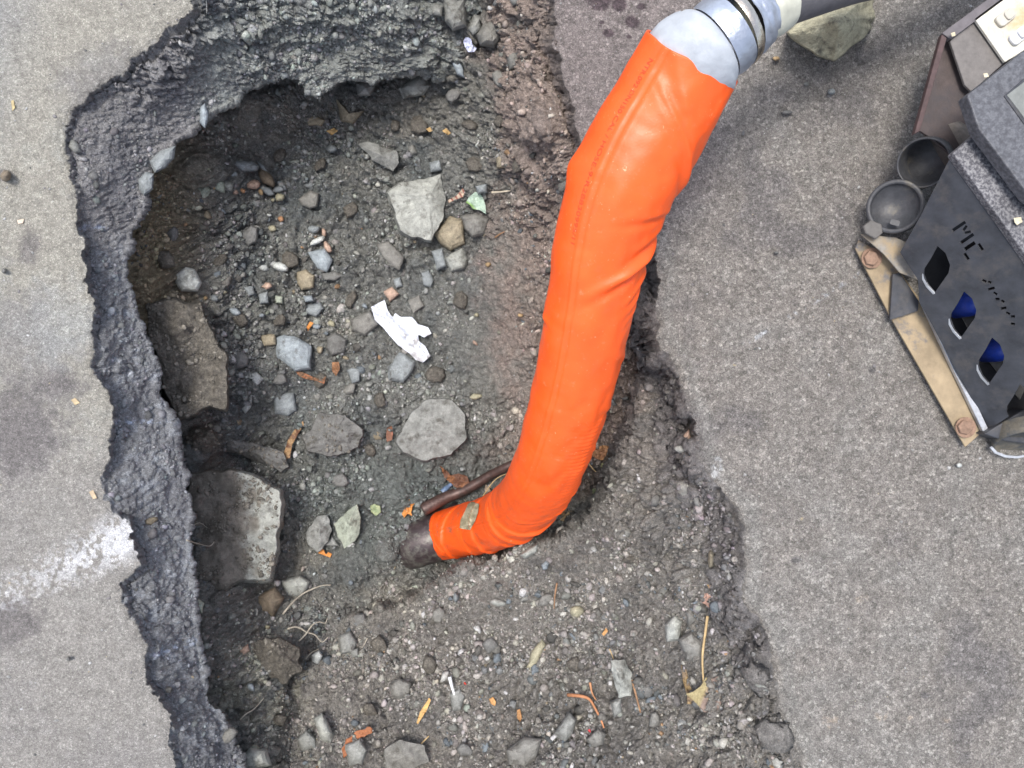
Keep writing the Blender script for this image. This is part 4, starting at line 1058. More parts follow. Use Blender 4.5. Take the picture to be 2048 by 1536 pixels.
strand("twig", [(984, 385), (1000, 384), (1022, 381)], .0030, "short cream stick right of the green leaf", "twig", mat_simple("cream_wood", (.50, .44, .34), .8), .01)
strand("twig", [(990, 475), (1000, 468), (1010, 463)], .0022, "small brown stick on the smooth soil", "twig", M_TWIG, .008)
strand("twig", [(832, 1500), (845, 1485), (858, 1472)], .0025, "dull straw stick near the bottom edge", "twig", M_STRAW, .01)
strand("twig", [(966, 992), (985, 965), (1002, 952), (1020, 946)], .0016, "fine pale stalk between the rusty bar and the hose", "twig", M_STRAW, .06)
strand("twig", [(1172, 920), (1192, 944), (1220, 966)], .0014, "fine stalk across the gap right of the hose", "twig", M_STRAW, .04)
strand("twig", [(1368, 1172), (1376, 1186), (1384, 1196)], .003, "short yellow-brown stub near the right pavement edge", "twig", M_STRAW, .01)
strand("twig", [(1700, 110), (1692, 124)], .0018, "tiny straw bit on the road", "twig", M_STRAW, .003) if False else None
strand("plastic_straw", [(899, 1354), (904, 1374), (911, 1396)], .0042, "short white plastic straw piece on the lower gravel", "straw piece", M_WHITE, .016, sides=10)
strand("blue_tube", [(886, 984), (892, 977), (903, 968)], .0085, "small blue-grey plug lying on the brown dead leaf", "plug", mat_simple("blue_plastic", (.13, .19, .30), .4, var=.3), .03, sides=12)
strand("metal_bar", [(845, 1020), (890, 996), (925, 982), (955, 966), (985, 948), (1030, 926), (1090, 895)], .0165, "thin rusty bar running from the pipe to behind the hose", "bar",
       mat_simple("rusty_iron", (.085, .052, .045), .45, .3, var=.4, dirt=(.05, .045, .04)), .025, sides=16)
strand("rusty_speck", [(1178, 1460), (1181, 1464)], .003, "bright red speck in the lower gravel", "speck", mat_simple("red_bit", (.55, .04, .05), .5), .012)
strand("rusty_speck", [(929, 1366), (932, 1369)], .0026, "red speck right of the white plastic straw", "speck", mat_simple("red_bit_b", (.55, .06, .04), .5), .014)

# ------------------------------------------------------------------ buried iron pipe
M_PIPE = mat_simple("tarred_iron", (.050, .038, .040), .42, .2, var=.4, vs=40, bd=.0012, bs=120, dirt=(.13, .125, .11), dirt_scale=34, dirt_lo=.46, dirt_hi=.62)
def ring_pts(ctrl, n_):
    """ctrl: px,py,half width px,radius m -> world centreline and radius"""
    c = np.array(ctrl, float)
    z = HC - c[:, 3] * FP / c[:, 2]
    W = np.array([P(a[0], a[1], zz) for a, zz in zip(c, z)])
    s = smooth_line(np.hstack([W, c[:, 3:4]]), n_)
    return s[:, :3], s[:, 3]
pp, pr_ = ring_pts([(930, 1050, 49.0, .0705), (876, 1072, 49.0, .0705), (835, 1085, 49.0, .0705), (800, 1098, 48, .0705), (740, 1118, 47, .0705), (660, 1142, 46, .0705)], 40)
pp[:, 2] -= np.linspace(0, 1, 40) ** 2.6 * .07
V, F_ = tube_mesh(pp, pr_ + .0012 * np.sin(np.arange(40) * 1.7), 48)
bp = tag(mesh_obj("drain_pipe", V, F_, M_PIPE), "dark reddish iron pipe end emerging from the wet soil into the orange hose", "pipe")

# ------------------------------------------------------------------ orange hose
hose = empty("flexible_hose", tuple(P(876, 1070, -.70)))
tag(hose, "bright orange rubber hose rising from the buried pipe to a silver taped coupling", "hose")
HC_ = [(1385, 113, 107, .0840), (1352, 172, 112, .0896), (1318, 232, 116, .0955), (1270, 322, 117, .0965), (1228, 388, 112, .0935), (1208, 450, 104, .0890), (1193, 525, 99, .0865), (1174, 642, 92, .0835), (1157, 732, 87, .0820),
       (1130, 835, 81, .0803), (1098, 930, 74, .0780), (1058, 1000, 66, .0765), (1000, 1040, 58.5, .0748), (935, 1060, 53, .0735), (878, 1071, 50, .0725)]
HC_ = [(a, b, w * f, q * f) for (a, b, w, q), f in zip(HC_, [.96, .96, .95, .945, .94, .935, .935, .94, .945, .95, .96, .97, .97, .98, .98])]
NS, NR = 620, 150
cp, cr = ring_pts(HC_, NS)
def smooth_path(c, w):
    p = np.vstack([2 * c[0] - c[w:0:-1], c, 2 * c[-1] - c[-2:-w - 2:-1]]); kk_ = np.hanning(2 * w + 1); kk_ /= kk_.sum()
    return np.stack([np.convolve(p[:, i], kk_, 'valid') for i in range(c.shape[1])], 1)
cp = smooth_path(cp, 70); cr = smooth_path(cr[:, None], 40)[:, 0]
T = np.gradient(cp, axis=0); T /= np.linalg.norm(T, axis=1)[:, None]
view = np.array([0, 0, 1.0])
Sx = np.cross(T, view); Sx /= np.linalg.norm(Sx, axis=1)[:, None]      # screen side
Ux = np.cross(Sx, T)
arc = np.r_[0, np.cumsum(np.linalg.norm(np.diff(cp, axis=0), axis=1))]; AL = arc[-1]
th = np.linspace(0, 2 * math.pi, NR, endpoint=False)
# which way is +Sx on screen: travelling down the hose, screen right side?
sgn = 1.0 if (Sx[NS // 2, 0] > 0) else -1.0
def s_at(px, py):
    q = np.array([((1024 + c[0] * FP / (HC - c[2])), (768 - c[1] * FP / (HC - c[2]))) for c in cp])
    return arc[np.argmin(np.hypot(q[:, 0] - px, q[:, 1] - py))]
SS, TT = np.meshgrid(arc, th, indexing='ij')       # TT measured from the top towards +Sx
A = ((TT + math.pi) % (2 * math.pi)) - math.pi
A = A * sgn                                          # now positive = right side on screen
D = np.zeros_like(SS)
def fold(px, py, a0, aw, amp, w, skew=0.0, pair=True):
    global D
    s0 = s_at(px, py)
    da = (A - a0 + math.pi) % (2 * math.pi) - math.pi
    u_ = SS - s0 - skew * da
    g = np.exp(-(u_ / w) ** 2) * np.exp(-(da / aw) ** 2)
    D += amp * g
    if pair: D -= amp * .75 * np.exp(-((u_ - w * 1.7) / (w * .9)) ** 2) * np.exp(-(da / aw) ** 2)
# kink at the upper bend (inside of the bend = right side)
fold(1290, 300, 1.1, .9, .0035, .012, .06)
fold(1215, 398, 1.05, .60, -.0075, .008, -.025, False); fold(1210, 386, 1.2, .8, .004, .012, -.02, False)
fold(1203, 440, 1.3, .50, -.006, .008, -.06, False); fold(1206, 425, 1.3, .6, .005, .012, -.05, False)
fold(1196, 492, .95, .80, .0125, .011, -.055, False); fold(1194, 514, 1.0, .8, -.0085, .009, -.055, False)
fold(1188, 536, 1.45, .5, .005, .008, -.05); fold(1182, 562, 1.5, .45, .0035, .008, -.05); fold(1178, 590, 1.5, .4, .0025, .007, -.05)
fold(1238, 372, -1.45, .45, .009, .022, 0, False); fold(1190, 560, -1.3, .8, -.003, .04, 0, False)
fold(1300, 255, .7, .7, .0030, .007, .07)
fold(1330, 210, .5, .9, .0022, .016, .1); fold(1165, 690, 1.3, .6, .002, .01, .04); fold(1175, 640, -1.4, .3, .003, .008, 0)
fold(1140, 790, 1.4, .5, .0022, .009, .03); fold(1120, 870, 1.4, .6, .0022, .009, .05)
# folds at the lower elbow
for (a, b, a0, aw, am, w, sk) in [(1090, 945, 1.3, .6, .0025, .008, -.03), (1075, 975, 1.0, .9, .003, .009, -.05), (1050, 1005, .6, 1.3, .0080, .008, -.03), (1030, 1022, .4, 1.4, .0085, .007, .01),
                                  (1012, 1035, .8, 1.0, .0045, .006, .02), (985, 1045, .2, 1.4, .0075, .006, .03), (962, 1052, .2, 1.0, .0040, .006, .03),
                                  (925, 1060, -.2, 1.3, .0080, .006, .03), (908, 1065, .1, 1.2, .0030, .006, -.02)]:
    fold(a, b, a0, aw, am, w, sk)
lx = (SS * 40); 
D += (vn(SS * 22 + 3, np.cos(TT) * 2 + np.sin(TT) * 3 + 9, 5) - .5) * .0042 + (vn(SS * 60, np.cos(TT) * 5 + np.sin(TT) * 4 + 9, 8) - .5) * .0013
D += .0009 * np.sin(SS * 620) * np.exp(-((A - 1.1) / .6) ** 2) * sst(SS, s_at(1140, 760), s_at(1120, 860)) * (1 - sst(SS, s_at(1080, 970), s_at(1060, 1000)))
SEAM = -.62
D += .0024 * np.exp(-((A - SEAM - .09) / .03) ** 2) - .0014 * np.exp(-((A - SEAM - .17) / .03) ** 2) + .0012 * np.exp(-((A - SEAM - .25) / .03) ** 2)   # moulded seam beside the print
R = cr[:, None] + D
HV = cp[:, None, :] + R[..., None] * (np.cos(TT)[..., None] * Ux[:, None, :] + np.sin(TT)[..., None] * Sx[:, None, :])
# ragged upper end: the cut runs a little uneven
HV[0:6] += T[0:6, None, :] * (np.linspace(1, .1, 6)[:, None, None] * (fbm(np.cos(th) * 40 + 50, np.sin(th) * 40, 22, 2, 9) * .003)[None, :, None])
VI = np.arange(NS * NR).reshape(NS, NR)
HF = np.stack([VI[:-1, :], np.roll(VI, -1, 1)[:-1, :], np.roll(VI, -1, 1)[1:, :], VI[1:, :]], -1).reshape(-1, 4)
inn = HV - (.0045) * (np.cos(TT)[..., None] * Ux[:, None, :] + np.sin(TT)[..., None] * Sx[:, None, :])
N0 = NS * NR
HF2 = HF[:, ::-1] + N0
e0 = np.stack([VI[0], np.roll(VI[0], -1), np.roll(VI[0], -1) + N0, VI[0] + N0], -1)[:, ::-1]
e1 = np.stack([VI[-1], np.roll(VI[-1], -1), np.roll(VI[-1], -1) + N0, VI[-1] + N0], -1)
t = NT("orange_rubber")
nz_ = t.ramp(t.noise(14, 4, .6), [(.3, .9), (.7, 1.06)])
dust = t.ramp(t.noise(60, 6, .75), [(.60, 0.0), (.80, .38)])
cO = t.mul(t.mul((.88, .104, .011), nz_), (.62, .36, .22), dust, mode='MIX')
mud = t.ramp(t.noise(34, 6, .75), [(.55, 0.0), (.68, 1.0)])
geo = t.n("ShaderNodeNewGeometry"); sepp = t.n("ShaderNodeSeparateXYZ"); t.l(geo.outputs["Position"], sepp.inputs[0])
low = t.n("ShaderNodeMapRange"); low.inputs[1].default_value = -.05; low.inputs[2].default_value = -.55; low.inputs[3].default_value = .12; low.inputs[4].default_value = .75
t.l(sepp.outputs[2], low.inputs[0])
cO = t.mul(cO, (.20, .12, .075), t.math('MULTIPLY', mud, low.outputs[0]), mode='MIX')
scr = t.n("ShaderNodeTexNoise"); scr.inputs["Scale"].default_value = 90; scr.inputs["Detail"].default_value = 3; scr.inputs["Distortion"].default_value = 2.5
t.l(t.tc.outputs["Object"], scr.inputs["Vector"])
cO = t.mul(cO, (.95, .42, .25), t.ramp(scr.outputs["Fac"], [(.69, 0.0), (.74, .55)]), mode='MIX')
rg = t.ramp(t.noise(18, 4, .6), [(.35, .36), (.65, .56)])
M_ORANGE = t.fin(cO, rg, t.bump(t.noise(240, 4, .6), .0005, .6), spec=.5)
t.b.inputs["Coat Weight"].default_value = .04
t.b.inputs["Coat Roughness"].default_value = .35
t.b.inputs["Subsurface Weight"].default_value = .0
mesh_obj("orange_sleeve", np.vstack([HV.reshape(-1, 3), inn.reshape(-1, 3)]), np.vstack([HF, HF2, e0, e1]), M_ORANGE, parent=hose)

bvh_h = BVHTree.FromPolygons([tuple(v) for v in HV.reshape(-1, 3)], [tuple(int(k) for k in f) for f in HF])
def on_hose(x, y):
    z_ = np.full(x.shape, np.nan)
    for idx in np.ndindex(x.shape):
        d_ = (Vector(P(x[idx], y[idx], -1.5)) - Vector((0, 0, HC))).normalized(); h_ = bvh_h.ray_cast(Vector((0, 0, HC)), d_)
        if h_[0] is not None: z_[idx] = h_[0].z
    return np.where(np.isnan(z_), np.nanmean(z_), z_) + .004
sheet("leaf", [(921, 1040), (930, 1022), (936, 1008), (944, 1003), (958, 1008), (956, 1024), (950, 1042), (940, 1060), (926, 1058), (919, 1056)], two((.42, .36, .24), (.28, .24, .15), 8),
      "dry beige leaf scrap resting on the orange hose", "leaf", zabs=0.0, lift=0, crumple=.0025, cs=8, fold=on_hose)

# printed lettering mapped on the sleeve, moulded just proud of the rubber
def text_mesh(body, size):
    cu = bpy.data.curves.new("txt", 'FONT'); cu.body = body; cu.size = size
    o = bpy.data.objects.new("txt", cu); C.objects.link(o)
    bpy.context.view_layer.update()
    me = bpy.data.meshes.new_from_object(o.evaluated_get(bpy.context.evaluated_depsgraph_get()))
    V = np.array([v.co[:] for v in me.vertices]); F_ = [tuple(p.vertices) for p in me.polygons]
    bpy.data.objects.remove(o); bpy.data.curves.remove(cu); bpy.data.meshes.remove(me)
    return V, F_
tv, tf = text_mesh("NTR.092 DN150 CAL / HOSE-9-R28830995/11", 1.0)
s0t, s1t = s_at(1372, 150), s_at(1207, 480)
kx = (s1t - s0t) / (tv[:, 0].max() - tv[:, 0].min()); ky = .0115
tx = s0t + (tv[:, 0] - tv[:, 0].min()) * kx
out = []
for sx_, hy in zip(tx, tv[:, 1]):
    i = np.interp(sx_, arc, np.arange(NS)); i0 = int(min(i, NS - 2)); f_ = i - i0
    rr = cr[i0] * (1 - f_) + cr[i0 + 1] * f_
    a_scr = SEAM - .09 + hy * ky / rr          # letters' tops point to the right-hand side
    aa = a_scr * sgn
    jj = (aa % (2 * math.pi)) / (2 * math.pi) * NR; j0 = int(jj) % NR; g_ = jj - int(jj); j1 = (j0 + 1) % NR
    r2 = (R[i0, j0] * (1 - g_) + R[i0, j1] * g_) * (1 - f_) + (R[i0 + 1, j0] * (1 - g_) + R[i0 + 1, j1] * g_) * f_
    c_ = cp[i0] * (1 - f_) + cp[i0 + 1] * f_; U_ = Ux[i0] * (1 - f_) + Ux[i0 + 1] * f_; S_ = Sx[i0] * (1 - f_) + Sx[i0 + 1] * f_
    out.append(c_ + (r2 + .0007) * (math.cos(aa) * U_ + math.sin(aa) * S_))
mesh_obj("lettering", np.array(out), tf, mat_simple("print_ink", (.48, .05, .012), .55, var=.2), parent=hose, smooth=False)

# thin brown lip where the sleeve meets the pipe
dpt = cp[-1] + T[-1] * .002
V, F_ = tube_mesh(np.array([cp[-4], cp[-1], cp[-1] + T[-1] * .006]), np.array([cr[-1] - .002, cr[-1] - .001, cr[-1] - .0035]), 60)
mesh_obj("end_band", V, F_, mat_simple("brown_tape", (.22, .11, .06), .7, var=.4), parent=hose)

# ---- white cuff, clamps, tape and tube at the upper end
E = [(1382, 118, .325), (1424, 92, .345), (1470, 54, .35), (1520, 22, .345), (1565, 2, .335), (1700, -42, .30), (1850, -80, .25), (2300, -220, .06)]
ew = np.array([P(a, b, z) for a, b, z in E])
def seg_tube(p0, p1, radii, name, mat, sides=72, wob=0.0, n_=None, cap=False, seed=1, bul=0):
    n_ = n_ or len(radii)
    ts = np.linspace(0, 1, n_); c = p0[None] * (1 - ts[:, None]) + p1[None] * ts[:, None]
    r_ = np.interp(ts, np.linspace(0, 1, len(radii)), radii)
    V, F_ = tube_mesh(c, r_, sides, cap)
    if wob:
        V = V.reshape(n_, sides, 3); a_ = np.linspace(0, 2 * math.pi, sides, endpoint=False)
        w_ = fbm(np.cos(a_)[None] * 30 + np.arange(n_)[:, None] * 3.1, np.sin(a_)[None] * 30 + seed * 20, 9, 3, seed)
        V = V + (V - c[:, None]) / r_[:, None, None] * (w_ * wob)[..., None]; V = V.reshape(-1, 3)
    return mesh_obj(name, V, F_, mat, parent=hose)
t = NT("white_rubber"); M_CUFF = t.fin(t.mul((.40, .43, .47), t.ramp(t.noise(30, 5, .7), [(.3, .85), (.7, 1.08)])), .5, t.bump(t.noise(60, 4, .6), .002, .6))
M_SILV = mat_simple("silver_tape", (.40, .44, .52), .42, .7, var=.15, vs=30, bd=.0022, bs=55)
M_STEEL = mat_simple("clamp_steel", (.62, .56, .48), .22, 1.0, var=.2, vs=30)
M_CREAM = mat_simple("masking_tape", (.50, .50, .42), .55, var=.12, vs=40, bd=.001, bs=60)
M_GREYT = mat_simple("grey_rubber_tube", (.085, .082, .09), .6, var=.2, dirt=(.14, .13, .125), dirt_lo=.5, dirt_hi=.8)
d0 = (ew[1] - ew[0]) / np.linalg.norm(ew[1] - ew[0])
a0_ = cp[0] - T[0] * (-.012)
def along(a, b, t_): return a * (1 - t_) + b * t_
def ring(c, ax, rad, n_=96):
    ax = ax / np.linalg.norm(ax); s_ = np.cross(ax, [0, 0, 1.0]); s_ /= np.linalg.norm(s_); u_ = np.cross(s_, ax)
    a_ = np.linspace(0, 2 * math.pi, n_, endpoint=False)
    return c + rad * (np.cos(a_)[:, None] * u_ + np.sin(a_)[:, None] * s_)
ax0, ax1 = -T[0], ew[2] - ew[1]; ax1 = ax1 / np.linalg.norm(ax1)
RA, RB = ring(cp[0] + T[0] * .02, ax0, .0790), ring(ew[1] + ax1 * .002, ax1, .0600)
tt_ = np.linspace(0, 1, 30)[:, None, None]
h0, h1, h2, h3 = 2 * tt_**3 - 3 * tt_**2 + 1, tt_**3 - 2 * tt_**2 + tt_, -2 * tt_**3 + 3 * tt_**2, tt_**3 - tt_**2
gap = np.linalg.norm(RB - RA, axis=1)[None, :, None]
V = h0 * RA[None] + h1 * ax0 * gap * .75 + h2 * RB[None] + h3 * (ax1 * .5 - (RB - RB.mean(0))[None] / .06 * .9) * gap
cen_ = V.mean(1, keepdims=True)
wv = fbm(np.arange(30)[:, None] * 2.0 + 0 * np.arange(96)[None], 0 * np.arange(30)[:, None] + np.arange(96)[None] * 2.2, 22, 3, 12) * np.sin(tt_[:, :, 0] * math.pi)
V = V + (V - cen_) / .07 * (wv * .004)[..., None]
vi_ = np.arange(30 * 96).reshape(30, 96)
F_ = np.stack([vi_[:-1], np.roll(vi_, -1, 1)[:-1], np.roll(vi_, -1, 1)[1:], vi_[1:]], -1).reshape(-1, 4)
mesh_obj("white_cuff", V.reshape(-1, 3), F_, M_CUFF, parent=hose)
seg_tube(along(ew[0], ew[1], .86), along(ew[1], ew[2], .12), [.0600, .0625, .0625, .0600], "clamp_band", M_STEEL)
seg_tube(along(ew[1], ew[2], .10), along(ew[1], ew[2], .86), [.0605, .0622, .0618, .0600], "silver_tape", M_SILV, wob=.001, n_=14, seed=3)
seg_tube(along(ew[1], ew[2], .84), along(ew[2], ew[3], .16), [.0612, .0620, .0608, .0590], "clamp_band", M_STEEL)
seg_tube(along(ew[2], ew[3], .14), along(ew[2], ew[3], .92), [.0592, .0575, .0545, .0500], "silver_tape", M_SILV, wob=.0035, n_=18, seed=5)
seg_tube(along(ew[2], ew[3], .85), along(ew[3], ew[4], .95), [.0500, .0470, .0445, .0420], "cream_tape", M_CREAM, wob=.0022, n_=14, seed=7)
tl = smooth_line([tuple(along(ew[3], ew[4], .5)), tuple(ew[4]), tuple(ew[5]), tuple(ew[6]), tuple(ew[7])], 40)
V, F_ = tube_mesh(tl, .0385, 48); mesh_obj("grey_tube", V, F_, M_GREYT, parent=hose)
# worm screw of the clamp at its left
sc_p = P(1357, 40, .37)
V, F_ = tube_mesh([sc_p + np.array([-.004, -.006, 0]), sc_p + np.array([.010, .012, -.002])], .0062, 18)
mesh_obj("clamp_screw", V, F_, M_STEEL, parent=hose, smooth=False)
V, F_ = tube_mesh([sc_p + np.array([.003, .004, -.001]), P(1372, 54, .365), P(1388, 64, .36)], [.004, .005, .0045], 12)
mesh_obj("clamp_screw_housing", V, F_, M_STEEL, parent=hose)

# ------------------------------------------------------------------ the machine at the right
mach = empty("burner_unit", tuple(P(1960, 640, 0.0)))
tag(mach, "dirty black sheet-metal machine with leaf-shaped cutouts standing on the road at right", "machine")
M_BLK = mat_simple("black_steel", (.050, .054, .064), .55, .3, var=.3, vs=30, bd=.0006, bs=90, dirt=(.095, .09, .088), dirt_scale=22, dirt_lo=.5, dirt_hi=.75)
M_BRN = mat_simple("brown_steel", (.075, .058, .055), .6, .2, var=.3, vs=30, dirt=(.055, .05, .055), dirt_scale=18, dirt_lo=.45, dirt_hi=.7)
M_DUSTY = mat_simple("dusty_steel", (.30, .235, .15), .8, .0, var=.25, vs=25, bd=.0008, bs=80, dirt=(.10, .11, .13), dirt_scale=16, dirt_lo=.56, dirt_hi=.70)
M_RUST = mat_simple("rusty_bolt", (.24, .155, .11), .8, .1, var=.3, vs=90)
M_EDGE = mat_simple("bare_edge", (.45, .47, .50), .4, .6, var=.2)
M_SPK = None
t = NT("speckled_hammertone")
spk = t.ramp(t.noise(230, 2, .6), [(.38, (.07, .07, .082)), (.5, (.135, .135, .15)), (.62, (.24, .24, .25))])
spk = t.mul(spk, t.ramp(t.noise(14, 4, .6), [(.3, .7), (.7, 1.12)]))
M_SPK = t.fin(spk, .6, t.bump(t.noise(230, 2, .6), .0012, .6))
t = NT("speckled_blue_grey")
spk = t.ramp(t.noise(150, 3, .6), [(.35, (.06, .062, .072)), (.5, (.09, .094, .108)), (.65, (.135, .14, .155))])
M_SPK2 = t.fin(t.mul(spk, t.ramp(t.noise(10, 4, .6), [(.3, .75), (.7, 1.15)])), .6, t.bump(t.noise(150, 2, .6), .001, .5))
M_BLUE = mat_simple("blue_plastic_can", (.02, .06, .42), .35, var=.2)
M_CRM = mat_simple("cream_plate", (.62, .61, .55), .55, var=.1, dirt=(.48, .38, .22), dirt_scale=14, dirt_lo=.45, dirt_hi=.68)
M_RUB = mat_simple("black_rubber", (.048, .050, .056), .5, var=.3, dirt=(.17, .15, .11), dirt_scale=26, dirt_lo=.55, dirt_hi=.8)
M_DK = mat_simple("dark_inside", (.015, .016, .02), .7, var=.2)

def on_plane(px, py, p0, n_):
    cam_p = np.array([0, 0, HC]); d = np.array([(px - 1024) / FP, (768 - py) / FP, -1.0])
    t_ = np.dot(p0 - cam_p, n_) / np.dot(d, n_)
    return cam_p + d * t_
def plane_from(a, b, c):
    n_ = np.cross(b - a, c - a); n_ /= np.linalg.norm(n_)
    if n_[2] < 0: n_ = -n_
    return a, n_
def dens(poly, step=9999): return poly
def panel(name, poly, plane, thick, mat, holes=(), parent=None, bevel=.0008, off=0.0):
    """flat sheet on a plane in space, outline and holes as seen points; thickness goes away from the viewer"""
    p0, n_ = plane
    p0 = p0 + n_ * off
    e1 = np.cross(n_, [0, 0, 1.0]); 
    if np.linalg.norm(e1) < 1e-3: e1 = np.array([1.0, 0, 0])
    e1 /= np.linalg.norm(e1); e2 = np.cross(n_, e1)
    loops = []
    for pl_ in [poly] + list(holes):
        w = [on_plane(a, b, p0, n_) - p0 for a, b in pl_]
        loops.append(np.array([(np.dot(v, e1), np.dot(v, e2)) for v in w]))
    pts2 = np.vstack(loops); edges = []; k0 = 0
    for lp in loops:
        edges += [(k0 + i, k0 + (i + 1) % len(lp)) for i in range(len(lp))]; k0 += len(lp)
    vo, eo, fo = delaunay_2d_cdt([Vector((float(a), float(b))) for a, b in pts2], edges, [], 0, 1e-6)[:3]
    vo = np.array([v[:] for v in vo]); fo = np.array([list(f) for f in fo if len(f) == 3])
    cen = vo[fo].mean(1)
    ok = sdist(cen[:, 0], cen[:, 1], [tuple(q) for q in loops[0]]) < 0
    for lp in loops[1:]: ok &= ~(sdist(cen[:, 0], cen[:, 1], [tuple(q) for q in lp]) < 0)
    fo = fo[ok]; N_ = len(vo); F_ = []
    ed = {}
    for f in fo:
        a, b, c = [int(q) for q in f]
        cr_ = (vo[b][0] - vo[a][0]) * (vo[c][1] - vo[a][1]) - (vo[b][1] - vo[a][1]) * (vo[c][0] - vo[a][0])
        if cr_ < 0: b, c = c, b
        F_.append((a, b, c)); F_.append((c + N_, b + N_, a + N_))
        for q in ((a, b), (b, c), (c, a)):
            if (q[1], q[0]) in ed: del ed[(q[1], q[0])]
            else: ed[q] = 1
    F_ += [(b, a, a + N_, b + N_) for a, b in ed]
    top = p0[None] + vo[:, :1] * e1 + vo[:, 1:2] * e2
    if np.dot(np.cross(e1, e2), n_) < 0: F_ = [tuple(reversed(f)) for f in F_]
    W = np.vstack([top, top - thick * n_])
    o = mesh_obj(name, W, F_, mat, parent=parent or mach, smooth=False)
    if bevel:
        md = o.modifiers.new("bevel", 'BEVEL'); md.width = bevel; md.segments = 1; md.limit_method = 'ANGLE'; md.angle_limit = math.radians(60)
    return o
def zplane(z): return (np.array([0, 0, z]), np.array([0, 0, 1.0]))

# base flange with rusty bolts
flange = panel("base_flange", [(1711, 497), (1718, 480), (1780, 516), (1842, 600), (1968, 862), (1931, 894), (1786, 642)], zplane(.022), .005, M_DUSTY)
panel("flange_edge", [(1842, 600), (1858, 612), (1916, 728), (1976, 856), (1968, 866), (1905, 735)], zplane(.036), .010, M_EDGE)
for (bx, by) in [(1744, 516), (1932, 855)]:
    hexp = [(bx + 15 * math.cos(math.radians(60 * k_ + 12)), by + 15 * math.sin(math.radians(60 * k_ + 12))) for k_ in range(6)]
    panel("bolt", hexp, zplane(.038), .010, M_RUST, bevel=.0012)
    wp = [(bx + 21 * math.cos(math.radians(20 * k_)), by + 21 * math.sin(math.radians(20 * k_))) for k_ in range(18)]
    panel("washer", wp, zplane(.0305), .002, M_RUST, bevel=.0003)
# small bracket above the flange
panel("bracket", [(1722, 468), (1790, 474), (1850, 500), (1838, 560), (1800, 545), (1768, 508)], zplane(.055), .004, mat_simple("pale_dusty_steel", (.24, .225, .20), .75, var=.25, dirt=(.32, .25, .16), dirt_lo=.45, dirt_hi=.65))
panel("flange_shadow", [(1786, 548), (1800, 545), (1838, 602), (1836, 622), (1780, 640)], zplane(.036), .006, M_BLK)  # black sheet standing in for the shadow cast across the flange
# dark side plate with cutouts
sp_plane = plane_from(P(1905, 306, .235), P(2052, 508, .235), P(1842, 612, .06))
def bez(pts, n_=8):
    s = smooth_line([(a, b, 0) for a, b in pts + [pts[0]]], n_ * len(pts)); return [(a, b) for a, b, _ in s[:-1]]
def leaf_hole(cx_, cy_, s=1.0):
    pts = [(0, -48), (16, -34), (25, -10), (22, 6), (8, 26), (-6, 46), (-20, 30), (-28, 10), (-27, -2), (-14, -22)]
    return [(cx_ + a * s, cy_ + b * s) for a, b in pts]
holes = [leaf_hole(1875, 540), leaf_hole(1928, 630, .98), leaf_hole(1984, 722, .98), leaf_hole(2040, 815, .98)]
def stroke(a, b, w):
    a = np.array(a, float); b = np.array(b, float); d = b - a; d /= np.hypot(*d); nn = np.array([-d[1], d[0]]) * w / 2
    return [tuple(a + nn), tuple(b + nn), tuple(b - nn), tuple(a - nn)]
# stencil letters: reading towards the lower right, tops to the upper right
rd = np.array([.56, .83]); ru = np.array([.83, -.56])
def letter(org, strokes, s):
    o_ = np.array(org, float); r = []
    for (x0, y0, x1, y1, w) in strokes:
        r.append(stroke(o_ + (rd * x0 + ru * y0) * s, o_ + (rd * x1 + ru * y1) * s, w * s))
    return r
M_ = [(0, 0, 0, 1, .2), (.24, .95, .38, .55, .16), (.54, .55, .68, .95, .16), (.92, 0, .92, 1, .2)]
O_ = [(0, .12, 0, .88, .22), (.18, 1.0, .62, 1.0, .2), (.18, 0, .62, 0, .2)]
I_ = [(0, 0, 0, 1, .3)]
E_ = [(0, 0, 0, 1, .25), (.2, 0, .55, 0, .18), (.2, .5, .5, .5, .18), (.2, 1, .55, 1, .18)]
holes += letter((1904, 462), M_, 32) + letter((1925, 502), O_, 34)
for xx, yy, ww, hh in [(0, .2, .5, .3), (9, .7, .35, .3), (22, .1, .3, .9), (33, .5, .5, .25), (46, .2, .3, .5), (55, .75, .4, .25), (68, .1, .3, .7), (80, .4, .5, .3), (92, .6, .3, .5), (104, .1, .35, .4)]:
    holes += letter((1962 + rd[0] * xx, 562 + rd[1] * xx), [(0, yy, ww, yy + hh, .35)], 15)
plate = panel("side_plate", [(1905, 306), (1958, 380), (2052, 508), (2150, 642), (2185, 830), (2050, 812), (2010, 838), (1976, 860), (1838, 602), (1836, 560), (1800, 505), (1842, 430)], sp_plane, .004, M_BLK, holes, bevel=.0005)
# pale worn rims at the lower left of each cutout
for k_, (hx, hy) in enumerate([(1875, 540), (1928, 630), (1984, 722)]):
    arcp = [(hx - 29, hy + 8), (hx - 27, hy + 18), (hx - 19, hy + 32), (hx - 5, hy + 47)]
    pol = arcp + [(hx - 9, hy + 49), (hx - 23, hy + 34), (hx - 31, hy + 19), (hx - 31, hy + 8)]
    panel("cutout_rim", pol, sp_plane, .0045, M_EDGE, off=.0012, bevel=.0002)
